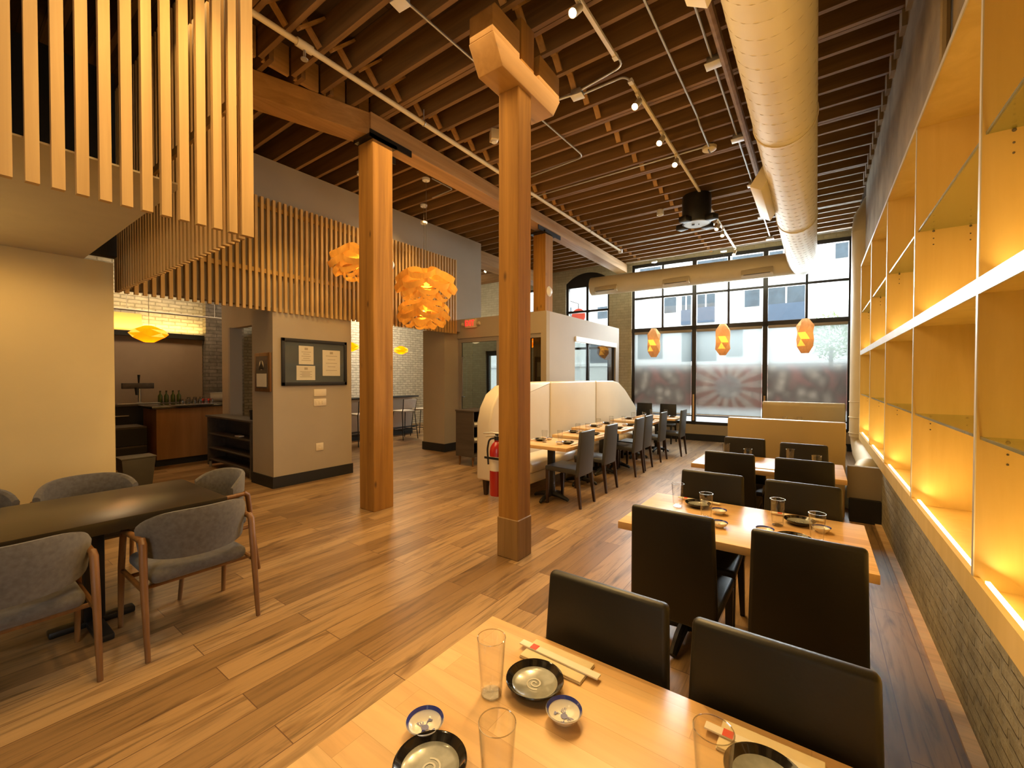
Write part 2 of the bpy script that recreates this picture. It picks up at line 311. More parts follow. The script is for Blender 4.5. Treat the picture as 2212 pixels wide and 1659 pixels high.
# ------------------------------------------------------------------ mesh builder
class MB:
    def __init__(s, mx=None):
        s.bm = bmesh.new(); s.mx = mx.copy() if mx else Matrix.Identity(4)
    def _merge(s, b, smooth=False):
        b.transform(s.mx)
        for f in b.faces: f.smooth = smooth
        me = bpy.data.meshes.new('tmp'); b.to_mesh(me); b.free(); s.bm.from_mesh(me); bpy.data.meshes.remove(me)
        return s
    def box(s, x0, x1, y0, y1, z0, z1, bev=0., seg=2, rot=None, smooth=None):
        b = bmesh.new(); bmesh.ops.create_cube(b, size=1.)
        bmesh.ops.scale(b, vec=(x1-x0, y1-y0, z1-z0), verts=b.verts)
        if bev: bmesh.ops.bevel(b, geom=list(b.edges), offset=bev, segments=seg, profile=.5, affect='EDGES')
        if rot is not None: b.transform(rot)
        bmesh.ops.translate(b, vec=((x0+x1)/2, (y0+y1)/2, (z0+z1)/2), verts=b.verts)
        return s._merge(b, bool(bev) if smooth is None else smooth)
    def hexa(s, bot, top, bev=0., seg=2):
        # bot, top: 4 points each (same winding)
        b = bmesh.new(); vs = [b.verts.new(p) for p in list(bot)+list(top)]
        for f in ((3, 2, 1, 0), (4, 5, 6, 7), (0, 1, 5, 4), (1, 2, 6, 5), (2, 3, 7, 6), (3, 0, 4, 7)): b.faces.new([vs[i] for i in f])
        bmesh.ops.recalc_face_normals(b, faces=b.faces)
        if bev: bmesh.ops.bevel(b, geom=list(b.edges), offset=bev, segments=seg, profile=.5, affect='EDGES')
        return s._merge(b, bool(bev))
    def bar(s, p0, p1, r0, r1=None, seg=12, square=False):
        p0, p1 = Vector(p0), Vector(p1); r1 = r0 if r1 is None else r1
        d = p1-p0; b = bmesh.new()
        bmesh.ops.create_cone(b, cap_ends=True, segments=4 if square else seg, radius1=r0*(1.414 if square else 1), radius2=r1*(1.414 if square else 1), depth=d.length)
        if square: b.transform(Matrix.Rotation(PI/4, 4, 'Z'))
        q = Vector((0, 0, 1)).rotation_difference(d.normalized()).to_matrix().to_4x4()
        b.transform(Matrix.Translation((p0+p1)/2) @ q)
        return s._merge(b, not square)
    def tube(s, pts, r, seg=8, closed=False):
        pts = [Vector(p) for p in pts]; b = bmesh.new(); rings = []; n = len(pts)
        t0 = (pts[1]-pts[0]).normalized(); nrm = t0.orthogonal().normalized(); prev = t0
        for i, p in enumerate(pts):
            if closed: t = (pts[(i+1) % n]-pts[i-1]).normalized()
            elif i == 0: t = t0
            elif i == n-1: t = (pts[-1]-pts[-2]).normalized()
            else: t = ((pts[i+1]-p).normalized()+(p-pts[i-1]).normalized()).normalized()
            nrm = (prev.rotation_difference(t).to_matrix() @ nrm).normalized(); prev = t
            bi = t.cross(nrm); rr = r[i] if isinstance(r, (list, tuple)) else r
            rings.append([b.verts.new(p+(nrm*math.cos(2*PI*k/seg)+bi*math.sin(2*PI*k/seg))*rr) for k in range(seg)])
        for i in range(n if closed else n-1):
            a, c = rings[i], rings[(i+1) % n]
            for k in range(seg): b.faces.new((a[k], a[(k+1) % seg], c[(k+1) % seg], c[k]))
        if not closed: b.faces.new(rings[0][::-1]); b.faces.new(rings[-1])
        return s._merge(b, True)
    def lathe(s, prof, c=(0, 0, 0), seg=32, smooth=True):
        b = bmesh.new(); rings = []
        for r, z in prof:
            if r < 1e-6: rings.append([b.verts.new((c[0], c[1], c[2]+z))])
            else: rings.append([b.verts.new((c[0]+r*math.cos(2*PI*k/seg), c[1]+r*math.sin(2*PI*k/seg), c[2]+z)) for k in range(seg)])
        for a, d in zip(rings, rings[1:]):
            for k in range(seg):
                k2 = (k+1) % seg
                if len(a) == 1 and len(d) == 1: continue
                if len(a) == 1: b.faces.new((a[0], d[k2], d[k]))
                elif len(d) == 1: b.faces.new((a[k], a[k2], d[0]))
                else: b.faces.new((a[k], a[k2], d[k2], d[k]))
        bmesh.ops.recalc_face_normals(b, faces=b.faces)
        return s._merge(b, smooth)
    def prism(s, poly, a0, a1, axis='y', bev=0., seg=3, smooth=None):
        # poly in the plane perpendicular to axis; extruded a0..a1
        def P(u, v, a): return {'y': (u, a, v), 'x': (a, u, v), 'z': (u, v, a)}[axis]
        b = bmesh.new()
        lo = [b.verts.new(P(u, v, a0)) for u, v in poly]; hi = [b.verts.new(P(u, v, a1)) for u, v in poly]
        n = len(poly); b.faces.new(lo); b.faces.new(hi[::-1])
        for i in range(n): b.faces.new((lo[i], hi[i], hi[(i+1) % n], lo[(i+1) % n]))
        bmesh.ops.recalc_face_normals(b, faces=b.faces)
        if bev:
            es = [e for e in b.edges if len(e.link_faces) == 2 and e.calc_face_angle(0) > .6]
            bmesh.ops.bevel(b, geom=es, offset=bev, segments=seg, profile=.5, affect='EDGES')
        return s._merge(b, bool(bev) if smooth is None else smooth)
    def quad(s, pts):
        b = bmesh.new(); b.faces.new([b.verts.new(p) for p in pts]); return s._merge(b)
    def strip(s, pts, ups, width, thick=.0015):
        # band following pts, width along ups
        b = bmesh.new(); prev = None; vs = []
        for p, u in zip(pts, ups):
            p, u = Vector(p), Vector(u).normalized()
            vs.append((b.verts.new(p-u*width/2), b.verts.new(p+u*width/2)))
        for a, c in zip(vs, vs[1:]): b.faces.new((a[0], c[0], c[1], a[1]))
        return s._merge(b, True)
    def sphere(s, c, r, seg=16, sc=(1, 1, 1)):
        b = bmesh.new(); bmesh.ops.create_uvsphere(b, u_segments=seg, v_segments=max(6, seg//2), radius=r)
        bmesh.ops.scale(b, vec=sc, verts=b.verts); bmesh.ops.translate(b, vec=c, verts=b.verts)
        return s._merge(b, True)
    def obj(s, name, mat, parent=None, autosmooth=True):
        me = bpy.data.meshes.new(name); s.bm.to_mesh(me); s.bm.free()
        me.materials.append(M[mat] if isinstance(mat, str) else mat)
        if autosmooth and any(p.use_smooth for p in me.polygons):
            try: me.set_sharp_from_angle(angle=math.radians(40))
            except Exception: pass
        o = bpy.data.objects.new(name, me); C.objects.link(o)
        if parent is not None: o.parent = parent
        return o
def thing(name, label, cat, loc=(0, 0, 0), rotz=0., group=None):
    o = bpy.data.objects.new(name, None); C.objects.link(o); o.empty_display_size = .1
    o.location = loc; o.rotation_euler = (0, 0, rotz); tag(o, label, cat, group)
    return o
def tag(o, label, cat, group=None, kind='thing'):
    o['label'] = label; o['category'] = cat
    if kind: o['kind'] = kind
    if group: o['group'] = group
    return o
def struct(o, label=None):
    o['kind'] = 'structure'
    if label: o['label'] = label
    return o
def dup(root, loc, rotz, label, group=None):
    def cp(o, par):
        c = o.copy(); C.objects.link(c)
        if par is not None: c.parent = par
        for ch in [x for x in kids.get(o.name, [])]: cp(ch, c)
        return c
    kids = {}
    def walk(o):
        kids[o.name] = list(o.children)
        for ch in o.children: walk(ch)
    walk(root)
    r = cp(root, None); r.location = loc; r.rotation_euler = (0, 0, rotz); r['label'] = label
    if group: r['group'] = group
    return r
class Repeat:
    def __init__(s, maker): s.maker = maker; s.proto = None
    def put(s, loc, rotz, label, group=None):
        if s.proto is None:
            s.proto = s.maker(); o = s.proto; o.location = loc; o.rotation_euler = (0, 0, rotz); o['label'] = label
            if group: o['group'] = group
            return o
        return dup(s.proto, loc, rotz, label, group)
def text_mesh(name, txt, size, mat, mx, parent, depth=.002):
    cu = bpy.data.curves.new(name, 'FONT'); cu.body = txt; cu.size = size; cu.extrude = depth; cu.offset = .0035; cu.space_character = 1.12; cu.align_x = 'CENTER'; cu.align_y = 'CENTER'
    ob = bpy.data.objects.new(name+'_tmp', cu); C.objects.link(ob)
    dg = bpy.context.evaluated_depsgraph_get(); me = bpy.data.meshes.new_from_object(ob.evaluated_get(dg))
    bpy.data.objects.remove(ob); me.transform(mx); me.materials.append(M[mat])
    o = bpy.data.objects.new(name, me); C.objects.link(o); o.parent = parent
    return o
KI, KD = .46, 1.35
def light(name, kind, loc, energy, col, target=None, parent=None, **kw):
    l = bpy.data.lights.new(name, kind); l.energy = energy*(KD if name.startswith('sky') else KI); l.color = col
    for k, v in kw.items(): setattr(l, k, v)
    o = bpy.data.objects.new(name, l); C.objects.link(o); o.location = loc
    if target is not None:
        o.rotation_euler = (Vector(target)-Vector(loc)).to_track_quat('-Z', 'Y').to_euler()
    if parent is not None:
        o.parent = parent
    return o

# ------------------------------------------------------------------ setting
# window wall frame: origin on the wall, u along it, n outwards
PHI = .0737
WM = Matrix.Translation((-2.2, 11.42, 0)) @ Matrix.Rotation(PHI, 4, 'Z')

o = struct(MB().box(-12.2, 1.4, -4., 12.6, -.1, 0).obj('floor', 'floor'))
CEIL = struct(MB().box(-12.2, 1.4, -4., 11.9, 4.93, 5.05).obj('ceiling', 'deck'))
JZ0, JZ1, JS, JY = 4.64, 4.93, .314, 3.18
def yend(x): return 11.42 + (x+2.2)*math.tan(PHI) - .02
for k in range(-13, 27):
    y = JY + JS*k
    if y > 11.45: break
    ybs = [y, y+.052] if k % 5 == 0 else [y]
    for yb in ybs:
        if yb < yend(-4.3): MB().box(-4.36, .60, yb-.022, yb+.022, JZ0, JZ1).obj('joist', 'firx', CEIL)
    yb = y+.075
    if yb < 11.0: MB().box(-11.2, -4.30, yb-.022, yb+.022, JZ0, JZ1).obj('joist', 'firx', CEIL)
    for bx in (-2.1, -3.78) if y > .5 else ():
        if y+JS > yend(bx): continue
        b = MB()
        for sgn in (1, -1):
            z0, z1 = (JZ0+.02, JZ1-.03) if sgn > 0 else (JZ1-.03, JZ0+.02)
            p0 = V(bx+.03*sgn, y+.05, z0); p1 = V(bx+.03*sgn, y+JS-.03, z1)
            d = p1-p0; rot = Matrix.Rotation(math.atan2(d.z, d.y), 4, 'X'); c = (p0+p1)/2
            b.box(c.x-.03, c.x+.03, c.y-d.length/2, c.y+d.length/2, c.z-.011, c.z+.011, rot=rot)
        b.obj('bridging', 'firy', CEIL)
# blocking boards between the joists over the long beam
for k in range(-5, 26):
    y = JY + JS*k
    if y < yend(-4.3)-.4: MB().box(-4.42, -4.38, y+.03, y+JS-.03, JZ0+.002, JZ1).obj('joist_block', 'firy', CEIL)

# right wall: low brick, plaster above the shelving, set-back end
W = struct(MB().box(.58, .95, -4., 6.1, 0, .655).obj('wall_right', 'brickright'))
MB().box(.58, .95, -4., 8.34, 3.285, 4.93).obj('upper_wall', 'plaster', W)
b = MB()
for k in range(-13, 17):
    y = JY+JS*k; b.box(.545, .60, y+.03, y+.17, 4.50, 4.70)
b.obj('joist_pocket', 'plaster', W)
MB().box(1.0, 1.2, 5.8, 11.9, 0, 4.93).obj('set_back_wall', 'plaster', W)
struct(MB().box(.525, .58, -4., 6.1, 0, .014).obj('trim_1', 'maple'))
MB().tube([(.555, 3.30, 3.29), (.555, 3.30, 3.9), (.555, 3.34, 4.6)], .022).obj('wall_conduit', 'plaster', W)

# wall behind the viewer
struct(MB().box(-12.2, 1.4, -4.15, -4., 0, 4.93).obj('wall_front', 'greige'))
# far left wall
WL = struct(MB().box(-11.6, -11.2, -4., 11.4, 0, 4.93).obj('wall_left', 'brickleft'))
MB().box(-11.2, -11.02, 3.68, 4.45, 0, 4.93).obj('brick_pilaster', 'stone', WL)
MB().box(-11.2, -11.17, .4, 3.66, 1.05, 2.42).obj('bar_panel', 'barpanel', WL)
MB().box(-11.2, -11.08, .4, 3.67, 2.40, 2.50).obj('ledge', 'black', WL)
MB().box(-11.2, -11.18, .4, 2.62, 2.5, 2.86).obj('plaster_patch', 'cream', WL)

# window wall
b = MB(WM); T = .32
b.box(-9.5, -6.75, 0, T, 0, 4.95); b.box(-6.75, -5.95, 0, T, 2.45, 4.95); b.box(-5.95, -5.35, 0, T, 0, 4.95)
b.box(-5.35, -4.80, 0, T, 0, 2.6); b.box(-5.35, -4.80, 0, T, 4.3, 4.95); b.box(-4.80, -3.86, 0, T, 0, 4.95)
b.box(-3.86, -2.54, 0, T, 0, 1.2)
b.box(-2.54, -1.95, 0, T, 0, 4.95)
b.box(-1.95, 2.85, 0, T, 4.62, 4.95)
# spandrel over the arched opening
cx, hw, spr, rise = -3.20, .66, 4.34, .27
R_ = (hw*hw+rise*rise)/(2*rise); arc = []
for i in range(17):
    a = math.asin(hw/R_)*(1-2*i/16); arc.append((cx-R_*math.sin(a)*1., spr+rise-R_+R_*math.cos(a)))
arc = sorted(arc)
for (u0, z0), (u1, z1) in zip(arc, arc[1:]):
    b.hexa([(u0, 0, z0), (u1, 0, z1), (u1, T, z1), (u0, T, z0)], [(u0, 0, 4.95), (u1, 0, 4.95), (u1, T, 4.95), (u0, T, 4.95)])
WW = struct(b.obj('wall_back', 'brickwin'))
MB(WM).box(-1.95, 3.3, -.02, T, 0, .40).obj('sill_wall', 'greige', WW)
MB(WM).box(2.83, 3.4, -.02, T, 0, 4.95).obj('corner_wall', 'plaster', WW)
b = MB(WM); b.box(-1.96, -1.90, -.03, .02, .4, 4.62); b.obj('corner_bead', 'brickwin', WW)
struct(MB(WM).box(-1.95, 3.0, -.04, -.02, 0, .16).obj('baseboard_back', 'black'))

# main window
F = MB(WM)
U0, U1 = -1.90, 2.82; MU = (-.325, 1.217)
F.box(U0, U0+.07, .02, .12, .40, 4.60); F.box(U1-.07, U1, .02, .12, .40, 4.60)
F.box(U0, U1, .02, .12, .40, .47); F.box(U0, U1, .02, .12, 4.53, 4.62); F.box(U0, U1, -.01, .12, 2.79, 2.90)
W1 = struct(F.obj('window_1', 'winblack'))
for u in MU: MB(WM).box(u-.05, u+.05, -.01, .12, .40, 4.60).obj('mullion', 'winblack', W1)
bays = [(U0+.07, MU[0]-.05), (MU[0]+.05, MU[1]-.05), (MU[1]+.05, U1-.07)]
for i, (a, c) in enumerate(bays):
    mid = (a+c)/2
    MB(WM).box(mid-.025, mid+.025, .03, .10, 2.90, 4.53).obj('glazing_bar', 'winblack', W1)
    MB(WM).box(a, c, .03, .10, 3.68, 3.735).obj('glazing_bar', 'winblack', W1)
    MB(WM).box(a, c, .03, .10, .60, .63).obj('glazing_bar', 'winblack', W1)
    for (p, q) in ((a, mid-.025), (mid+.025, c)):
        for (r0, r1) in ((2.90, 3.68), (3.735, 4.53)):
            MB(WM).quad([(p, .06, r0), (q, .06, r0), (q, .06, r1), (p, .06, r1)]).obj('pane', 'glass', W1)
    MB(WM).quad([(a, .06, .47), (c, .06, .47), (c, .06, 2.79), (a, .06, 2.79)]).obj('pane', 'glass', W1)
    # printed film on the street side of the lower pane
    fo = MB().quad([(a-mid, 0, -.62), (c-mid, 0, -.62), (c-mid, 0, .62), (a-mid, 0, .62)]).obj('printed_film', 'filmsun' if i == 1 else 'film', W1)
    fo.matrix_world = WM @ Matrix.Translation((mid, .072, 1.36))
    w_ = ('leftmost', 'middle', 'right')[i]
    t = thing('roller_shade', 'grey see-through roller shade drawn over the %s bay of the big street window' % w_, 'roller shade', group='roller shades on the street window')
    t.matrix_world = WM @ Matrix.Translation((mid, 0, 0)); mm = Matrix.Identity(4); hw2 = (c-a)/2
    MB().quad([(-hw2+.015, .0, .655), (hw2-.015, .0, .655), (hw2-.015, .0, 2.76), (-hw2+.015, .0, 2.76)]).obj('fabric', 'shade', t)
    MB().box(-hw2+.005, hw2-.005, -.02, .02, 2.735, 2.80, bev=.01).obj('roller_tube', 'greywall', t)
    MB().box(-hw2+.015, hw2-.015, -.008, .008, .64, .665).obj('hem_bar', 'whitemetal', t)
# wood strips screwed to the foot of the mullions
for i, u in enumerate(MU):
    t = MB(WM).box(u-.018, u+.018, -.035, -.012, .50, 1.16).obj('mullion_guard', 'maple')
    tag(t, ('tan wooden strip on the window mullion beside the last black chairs', 'tan wooden strip on the mullion beside the high booth bench')[i], 'wood strip', 'wood strips on the mullions')
# arched window
F = MB(WM); F.box(-3.86, -3.79, .05, .15, 1.2, 4.36); F.box(-2.60, -2.54, .05, .15, 1.2, 4.36); F.box(-3.24, -3.17, .05, .15, 1.2, 4.3)
F.box(-3.86, -2.54, .05, .15, 1.2, 1.27); F.box(-3.86, -2.54, .05, .15, 3.47, 3.53); F.box(-3.86, -2.54, .05, .15, 2.4, 2.46)
poly = [(-3.84, 4.18)]+[(u*1.0, z-.01) for u, z in arc]+[(-2.56, 4.18)]
for (u0, z0), (u1, z1) in zip(arc, arc[1:]):
    F.hexa([(u0, .06, 4.20), (u1, .06, 4.20), (u1, .14, 4.20), (u0, .14, 4.20)], [(u0, .06, z0), (u1, .06, z1), (u1, .14, z1), (u0, .14, z0)])
W2 = struct(F.obj('window_2', 'winblack'))
for (p, q) in ((-3.79, -3.24), (-3.17, -2.60)):
    for (r0, r1) in ((1.27, 2.4), (2.46, 3.47), (3.53, 4.20)):
        MB(WM).quad([(p, .1, r0), (q, .1, r0), (q, .1, r1), (p, .1, r1)]).obj('pane', 'glass', W2)
W3 = struct(MB(WM).box(-5.35, -5.30, .08, .14, 2.6, 4.3).box(-4.85, -4.80, .08, .14, 2.6, 4.3).box(-5.30, -4.85, .08, .14, 2.6, 2.66).box(-5.30, -4.85, .08, .14, 4.24, 4.3).box(-5.30, -4.85, .08, .14, 3.5, 3.55).obj('window_3', 'winblack'))
MB(WM).quad([(-5.30, .1, 2.66), (-4.85, .1, 2.66), (-4.85, .1, 4.24), (-5.30, .1, 4.24)]).obj('pane', 'glass', W3)
# street door at the back of the vestibule
D1 = struct(MB(WM).box(-6.75, -6.68, .08, .16, 0, 2.45).box(-6.02, -5.95, .08, .16, 0, 2.45).box(-6.68, -6.02, .08, .16, 2.30, 2.45).box(-6.68, -6.02, .08, .16, 0, .15).obj('door_1', 'winblack'))
MB(WM).quad([(-6.68, .12, .15), (-6.02, .12, .15), (-6.02, .12, 2.30), (-6.68, .12, 2.30)]).obj('pane', 'glass', D1)
MB(WM).tube([(-6.12, .06, .95), (-6.12, .02, .95), (-6.12, .02, 1.35), (-6.12, .06, 1.35)], .012).obj('door_handle', 'steel', D1)

# left front dining niche: wall, soffit, dark plenum
struct(MB().box(-5.92, -5.75, -4., 1.13, 0, 2.72).obj('wall_niche', 'cream'))
struct(MB().box(-5.92, -3.09, -4., .92, 2.72, 2.73).obj('ceiling_niche', 'soffit'))
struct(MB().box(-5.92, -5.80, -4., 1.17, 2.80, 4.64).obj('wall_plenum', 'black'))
# certificate pier, door header, passage wall
PW = struct(MB().box(-6.86, -6.22, 2.88, 4.12, 0, 2.56).obj('wall_pier', 'greige'))
struct(MB().box(-6.88, -6.205, 2.865, 4.135, 0, .16).obj('baseboard_pier', 'black'))
PP = struct(MB().box(-9.0, -8.55, 3.26, 3.38, 0, 3.1).box(-8.55, -6.86, 3.26, 3.38, 2.46, 3.1).obj('wall_passage', 'greige'))
MB().box(-8.57, -8.50, 3.20, 3.40, 0, 2.46).box(-7.6, -6.86, 3.22, 3.40, 2.40, 2.46).obj('door_casing', 'greywall', PP)
struct(MB().box(-10.9, -8.7, 5.4, 5.5, 0, 3.1).obj('wall_kitchen', 'mat'))
# pilaster beside the vestibule, tall upper wall over the slats
struct(MB().box(-7.02, -6.37, 6.42, 6.94, 0, 2.60).obj('wall_pilaster', 'greige'))
struct(MB().box(-7.04, -6.355, 6.405, 6.95, 0, .17).obj('baseboard_pilaster', 'black'))
struct(MB().box(-6.42, -6.27, 1.35, 7.50, 2.56, 4.64).obj('wall_upper', 'greywall'))
# vestibule: front wall with glazing, side wall with a window
VX0, VX1, VY0, VY1, VZ = -6.36, -4.10, 6.80, 10.34, 2.83
b = MB(); b.box(VX0, VX1, VY0, VY0+.12, 2.42, VZ); b.box(-4.22, VX1, VY0, VY0+.12, 0, 2.42); b.box(-4.76, -4.50, VY0, VY0+.12, 0, 2.42)
VF = struct(b.obj('wall_vestibule_front', 'greige'))
b = MB(); b.box(VX1-.12, VX1, VY0+.12, 7.95, 0, VZ); b.box(VX1-.12, VX1, 7.95, 10.16, 0, .6); b.box(VX1-.12, VX1, 7.95, 10.16, 2.44, VZ); b.box(VX1-.12, VX1, 10.16, VY1, 0, VZ)
VS = struct(b.obj('wall_vestibule_side', 'greigelt'))
MB().box(-4.12, -4.07, 7.95, 10.16, 2.33, 2.44).obj('blind_cassette', 'whitemetal', VS)
struct(MB().box(VX0, VX1-.12, VY0+.12, VY1, 2.62, 2.70).obj('ceiling_vestibule', 'greywall'))
struct(MB().box(VX1-.12, VX1, VY1, VY1+.03, 0, VZ).obj('trim_2', 'greigelt'))
W4 = struct(MB().box(-4.17, -4.14, 7.95, 8.0, .6, 2.33).box(-4.17, -4.14, 10.11, 10.16, .6, 2.33).box(-4.17, -4.14, 8.66, 8.70, .6, 2.33).obj('window_4', 'winblack'))
for (p, q) in ((8.0, 8.66), (8.70, 10.11)):
    MB().quad([(-4.155, p, .6), (-4.155, q, .6), (-4.155, q, 2.33), (-4.155, p, 2.33)]).obj('pane', 'darkglass', W4)
D2 = struct(MB().box(-6.34, -6.28, VY0+.03, VY0+.09, 0, 2.42).box(-5.30, -5.25, VY0+.03, VY0+.09, 0, 2.42).box(-4.80, -4.76, VY0+.03, VY0+.09, 0, 2.42).box(-6.28, -4.80, VY0+.02, VY0+.10, 2.33, 2.42).box(-4.50, -4.22, VY0+.02, VY0+.10, 2.34, 2.42).obj('door_2', 'greywall'))
for (p, q) in ((-6.28, -5.30), (-5.25, -4.80), (-4.50, -4.22)):
    MB().quad([(p, VY0+.06, .02), (q, VY0+.06, .02), (q, VY0+.06, 2.34), (p, VY0+.06, 2.34)]).obj('pane', 'darkglass', D2)
MB().tube([(-6.2, VY0+.05, 1.15), (-6.2, VY0-.01, 1.18), (-6.2, VY0-.01, 2.0), (-6.2, VY0+.05, 2.03)], .012).obj('door_handle', 'steel', D2)
struct(MB().box(-7.0, -6.6, 7.6, 11.0, 4.35, 4.64).obj('ceiling_beam', 'firy'))
# stub wall and black plinth at the end of the booth
struct(MB().box(.29, .60, 6.02, 6.10, .24, .60).obj('wall_stub', 'greige'))
struct(MB().box(.31, .575, 5.95, 6.11, 0, .25).obj('baseboard_stub', 'black'))

# ------------------------------------------------------------------ timber posts and beams
def post(x0, x1, y0, y1, top, label, wrap=False):
    t = thing('timber_post', label, 'column', ((x0+x1)/2, (y0+y1)/2, 0), group='old fir timber posts')
    hx, hy = (x1-x0)/2, (y1-y0)/2
    MB().box(-hx, hx, -hy, hy, .34 if wrap else 0, top, bev=.006, seg=1, smooth=False).obj('shaft', 'fir', t)
    if wrap: MB().box(-hx-.008, hx+.008, -hy-.008, hy+.008, 0, .35, bev=.006, seg=1, smooth=False).obj('base_block', 'firbase', t)
    return t
M['firbase'] = wood('worn_fir', (.20, .105, .03), (.34, .20, .075), axis=2, scale=2.6, stretch=.06, rough=.6, world=True)
p1 = post(-4.46, -4.18, 3.06, 3.34, 4.34, 'thick orange fir post with a black iron cap, beside the framed certificates')
MB().box(-.16, .16, -.19, .19, 4.34, 4.375).box(-.16, -.145, -.19, .42, 4.34, 4.43).box(.145, .16, -.19, .42, 4.34, 4.42).obj('iron_cap', 'blacksatin', p1)
p2 = post(-2.28, -2.07, 2.965, 3.165, 4.05, 'tallest looking fir post in front, carrying a notched timber bolster', True)
p3 = post(-4.505, -4.23, 6.97, 7.25, 4.34, 'distant fir post rising above the grey vestibule corner')
MB().box(-.18, .18, -.22, .22, 4.34, 4.375).box(.142, .155, -.42, .42, 4.34, 4.42).obj('iron_cap', 'blacksatin', p3)
t = thing('timber_bolster', 'notched and chamfered timber bolster block on top of the front fir post', 'beam', (-2.17, 3.11, 4.05))
MB().prism([(-.40, 0), (.40, 0), (.52, .19), (.52, .20), (-.52, .20), (-.52, .19)], -.125, .125, 'x', bev=.006).obj('bolster', 'firbeam', t)
MB().prism([(-.52, .20), (-.15, .20), (-.15, .44), (-.49, .44), (-.52, .40)], -.118, .118, 'x', bev=.006).obj('beam_end', 'firbeam', t)
MB().prism([(.15, .20), (.52, .20), (.52, .42), (.17, .44)], -.118, .118, 'x', bev=.006).obj('beam_end', 'firbeam', t)
MB().box(-.10, .10, -.10, .10, .20, .60, bev=.006).obj('upper_post', 'fir', t)
t = MB().box(-4.46, -4.19, 3.04, 11.15, 4.42, 4.636, bev=.004, smooth=False).obj('timber_beam', 'firy'); tag(t, 'long pale timber beam running from the iron capped post to the street wall', 'beam')
t = thing('timber_beam', 'timber beam angling from the iron capped post behind the near slat screen', 'beam', (-4.33, 3.15, 4.42), -.305)
MB().box(-.135, .135, -1.8, -.05, -.04, .215, bev=.004, smooth=False).obj('beam', 'firy', t)

# ------------------------------------------------------------------ slat screens
def slat_screen(label, p0, p1, n, w, d, z0, z1, nrm, rails, first=None):
    t = thing('slat_screen', label, 'slat screen', (p0[0], p0[1], 0), group='pale wood slat screens')
    b = MB(); dx, dy = (p1[0]-p0[0]), (p1[1]-p0[1]); Ln = math.hypot(dx, dy); ux, uy = dx/Ln, dy/Ln
    for i in range(n+1):
        s = Ln*i/n; cx_, cy_ = ux*s, uy*s; ww = w if not (first and i == 0) else first
        h = (abs(ux)*ww/2+abs(nrm[0])*d/2, abs(uy)*ww/2+abs(nrm[1])*d/2)
        b.box(cx_-h[0], cx_+h[0], cy_-h[1], cy_+h[1], z0, z1)
    b.obj('slat_panel', 'pine', t)
    for z in rails:
        off = d/2+.012
        x0, x1 = sorted((-nrm[0]*off, ux*Ln-nrm[0]*off)); y0, y1 = sorted((-nrm[1]*off, uy*Ln-nrm[1]*off))
        MB().box(x0-.012, x1+.012, y0-.012, y1+.012, z-.03, z+.03).obj('rail', 'pine', t)
    return t
slat_screen('near slat screen hanging over the dark table, its slats facing the room', (-3.04, 1.25), (-3.04, -2.15), 40, .046, .04, 2.50, 4.63, (1, 0), (4.2,), .07)
slat_screen('slat screen return running back from the near screen towards the bar', (-3.13, 1.25), (-6.13, 1.25), 36, .04, .04, 2.50, 4.63, (0, 1), (3.4,))
slat_screen('long slat screen on the grey upper wall above the certificates', (-6.20, 1.25), (-6.20, 6.58), 68, .037, .04, 2.50, 4.05, (1, 0), (3.94, 3.05))

# ------------------------------------------------------------------ lit wall shelving
t = thing('wall_shelving', 'built-in birch shelving lit by warm strips, with glass shelves, above the low brick wall', 'shelving', (.53, 0, 0))
D_ = .34; YD = (-.305, 1.11, 2.525, 3.934, 5.363, 6.80, 8.26)
Y0, Y1 = YD[0]-1.4, YD[-1]
MB().box(D_, D_+.02, Y0, Y1, .65, 3.28).obj('back_panel', 'birch', t)
MB().box(0, D_, Y0, Y1, 3.255, 3.28).obj('top_panel', 'birch', t)
MB().box(-.004, .002, Y0, Y1, 3.253, 3.282).obj('edge_strip', 'edgeband', t)
MB().box(.02, D_, Y0, Y1, .70, .725).obj('bottom_panel', 'birch', t)
MB().box(0, .022, Y0, Y1, .655, .765).obj('front_lip', 'birch', t)
MB().box(.008, D_, Y0, Y1, 1.925, 1.975).obj('middle_panel', 'birch', t)
MB().box(0, .008, Y0, Y1, 1.922, 1.988).obj('edge_strip', 'edgeband', t)
for i, y in enumerate(YD):
    MB().box(.004, D_, y-.012, y+.012, .725, 1.925).box(.004, D_, y-.012, y+.012, 1.975, 3.255).obj('divider', 'birch', t)
    MB().box(0, .004, y-.012, y+.012, .765, 1.922).box(0, .004, y-.012, y+.012, 1.988, 3.253).obj('edge_strip', 'edgeband', t)
    if i < len(YD)-1:
        ya, yb = y+.014, YD[i+1]-.014
        for z in (1.336, 2.566):
            g = MB().box(.02, D_-.005, ya, yb, z-.005, z+.005).obj('glass_shelf', 'shelfglass', t)
            MB().box(.014, .021, ya, yb, z-.006, z+.006).obj('glass_edge', 'glassedge', g)
            for yy in (ya, yb):
                for xx in (.09, D_-.08): MB().sphere((xx, yy, z-.012), .007, 8).obj('shelf_pin', 'grille', g)
            for xx in (.09, D_-.08):
                for dz in (-.10, -.06): MB().sphere((xx, yb+.002, z+dz), .0045, 6).obj('drill_hole', 'grille', t)
        MB().box(.028, .042, ya+.03, yb-.03, .738, .766).obj('led_strip', 'led', t)
        MB().box(.024, .036, ya+.03, yb-.03, 1.976, 1.986).obj('led_strip', 'led', t)
        yc, ln = (ya+yb)/2, yb-ya-.06
        for z, en in ((.80, 6.5), (2.01, 5.0)):
            light('shelf_strip_light', 'AREA', (.60, yc, z), en, (1., .73, .29), target=(.80, yc, z+.35), shape='RECTANGLE', size=ln, size_y=.03)
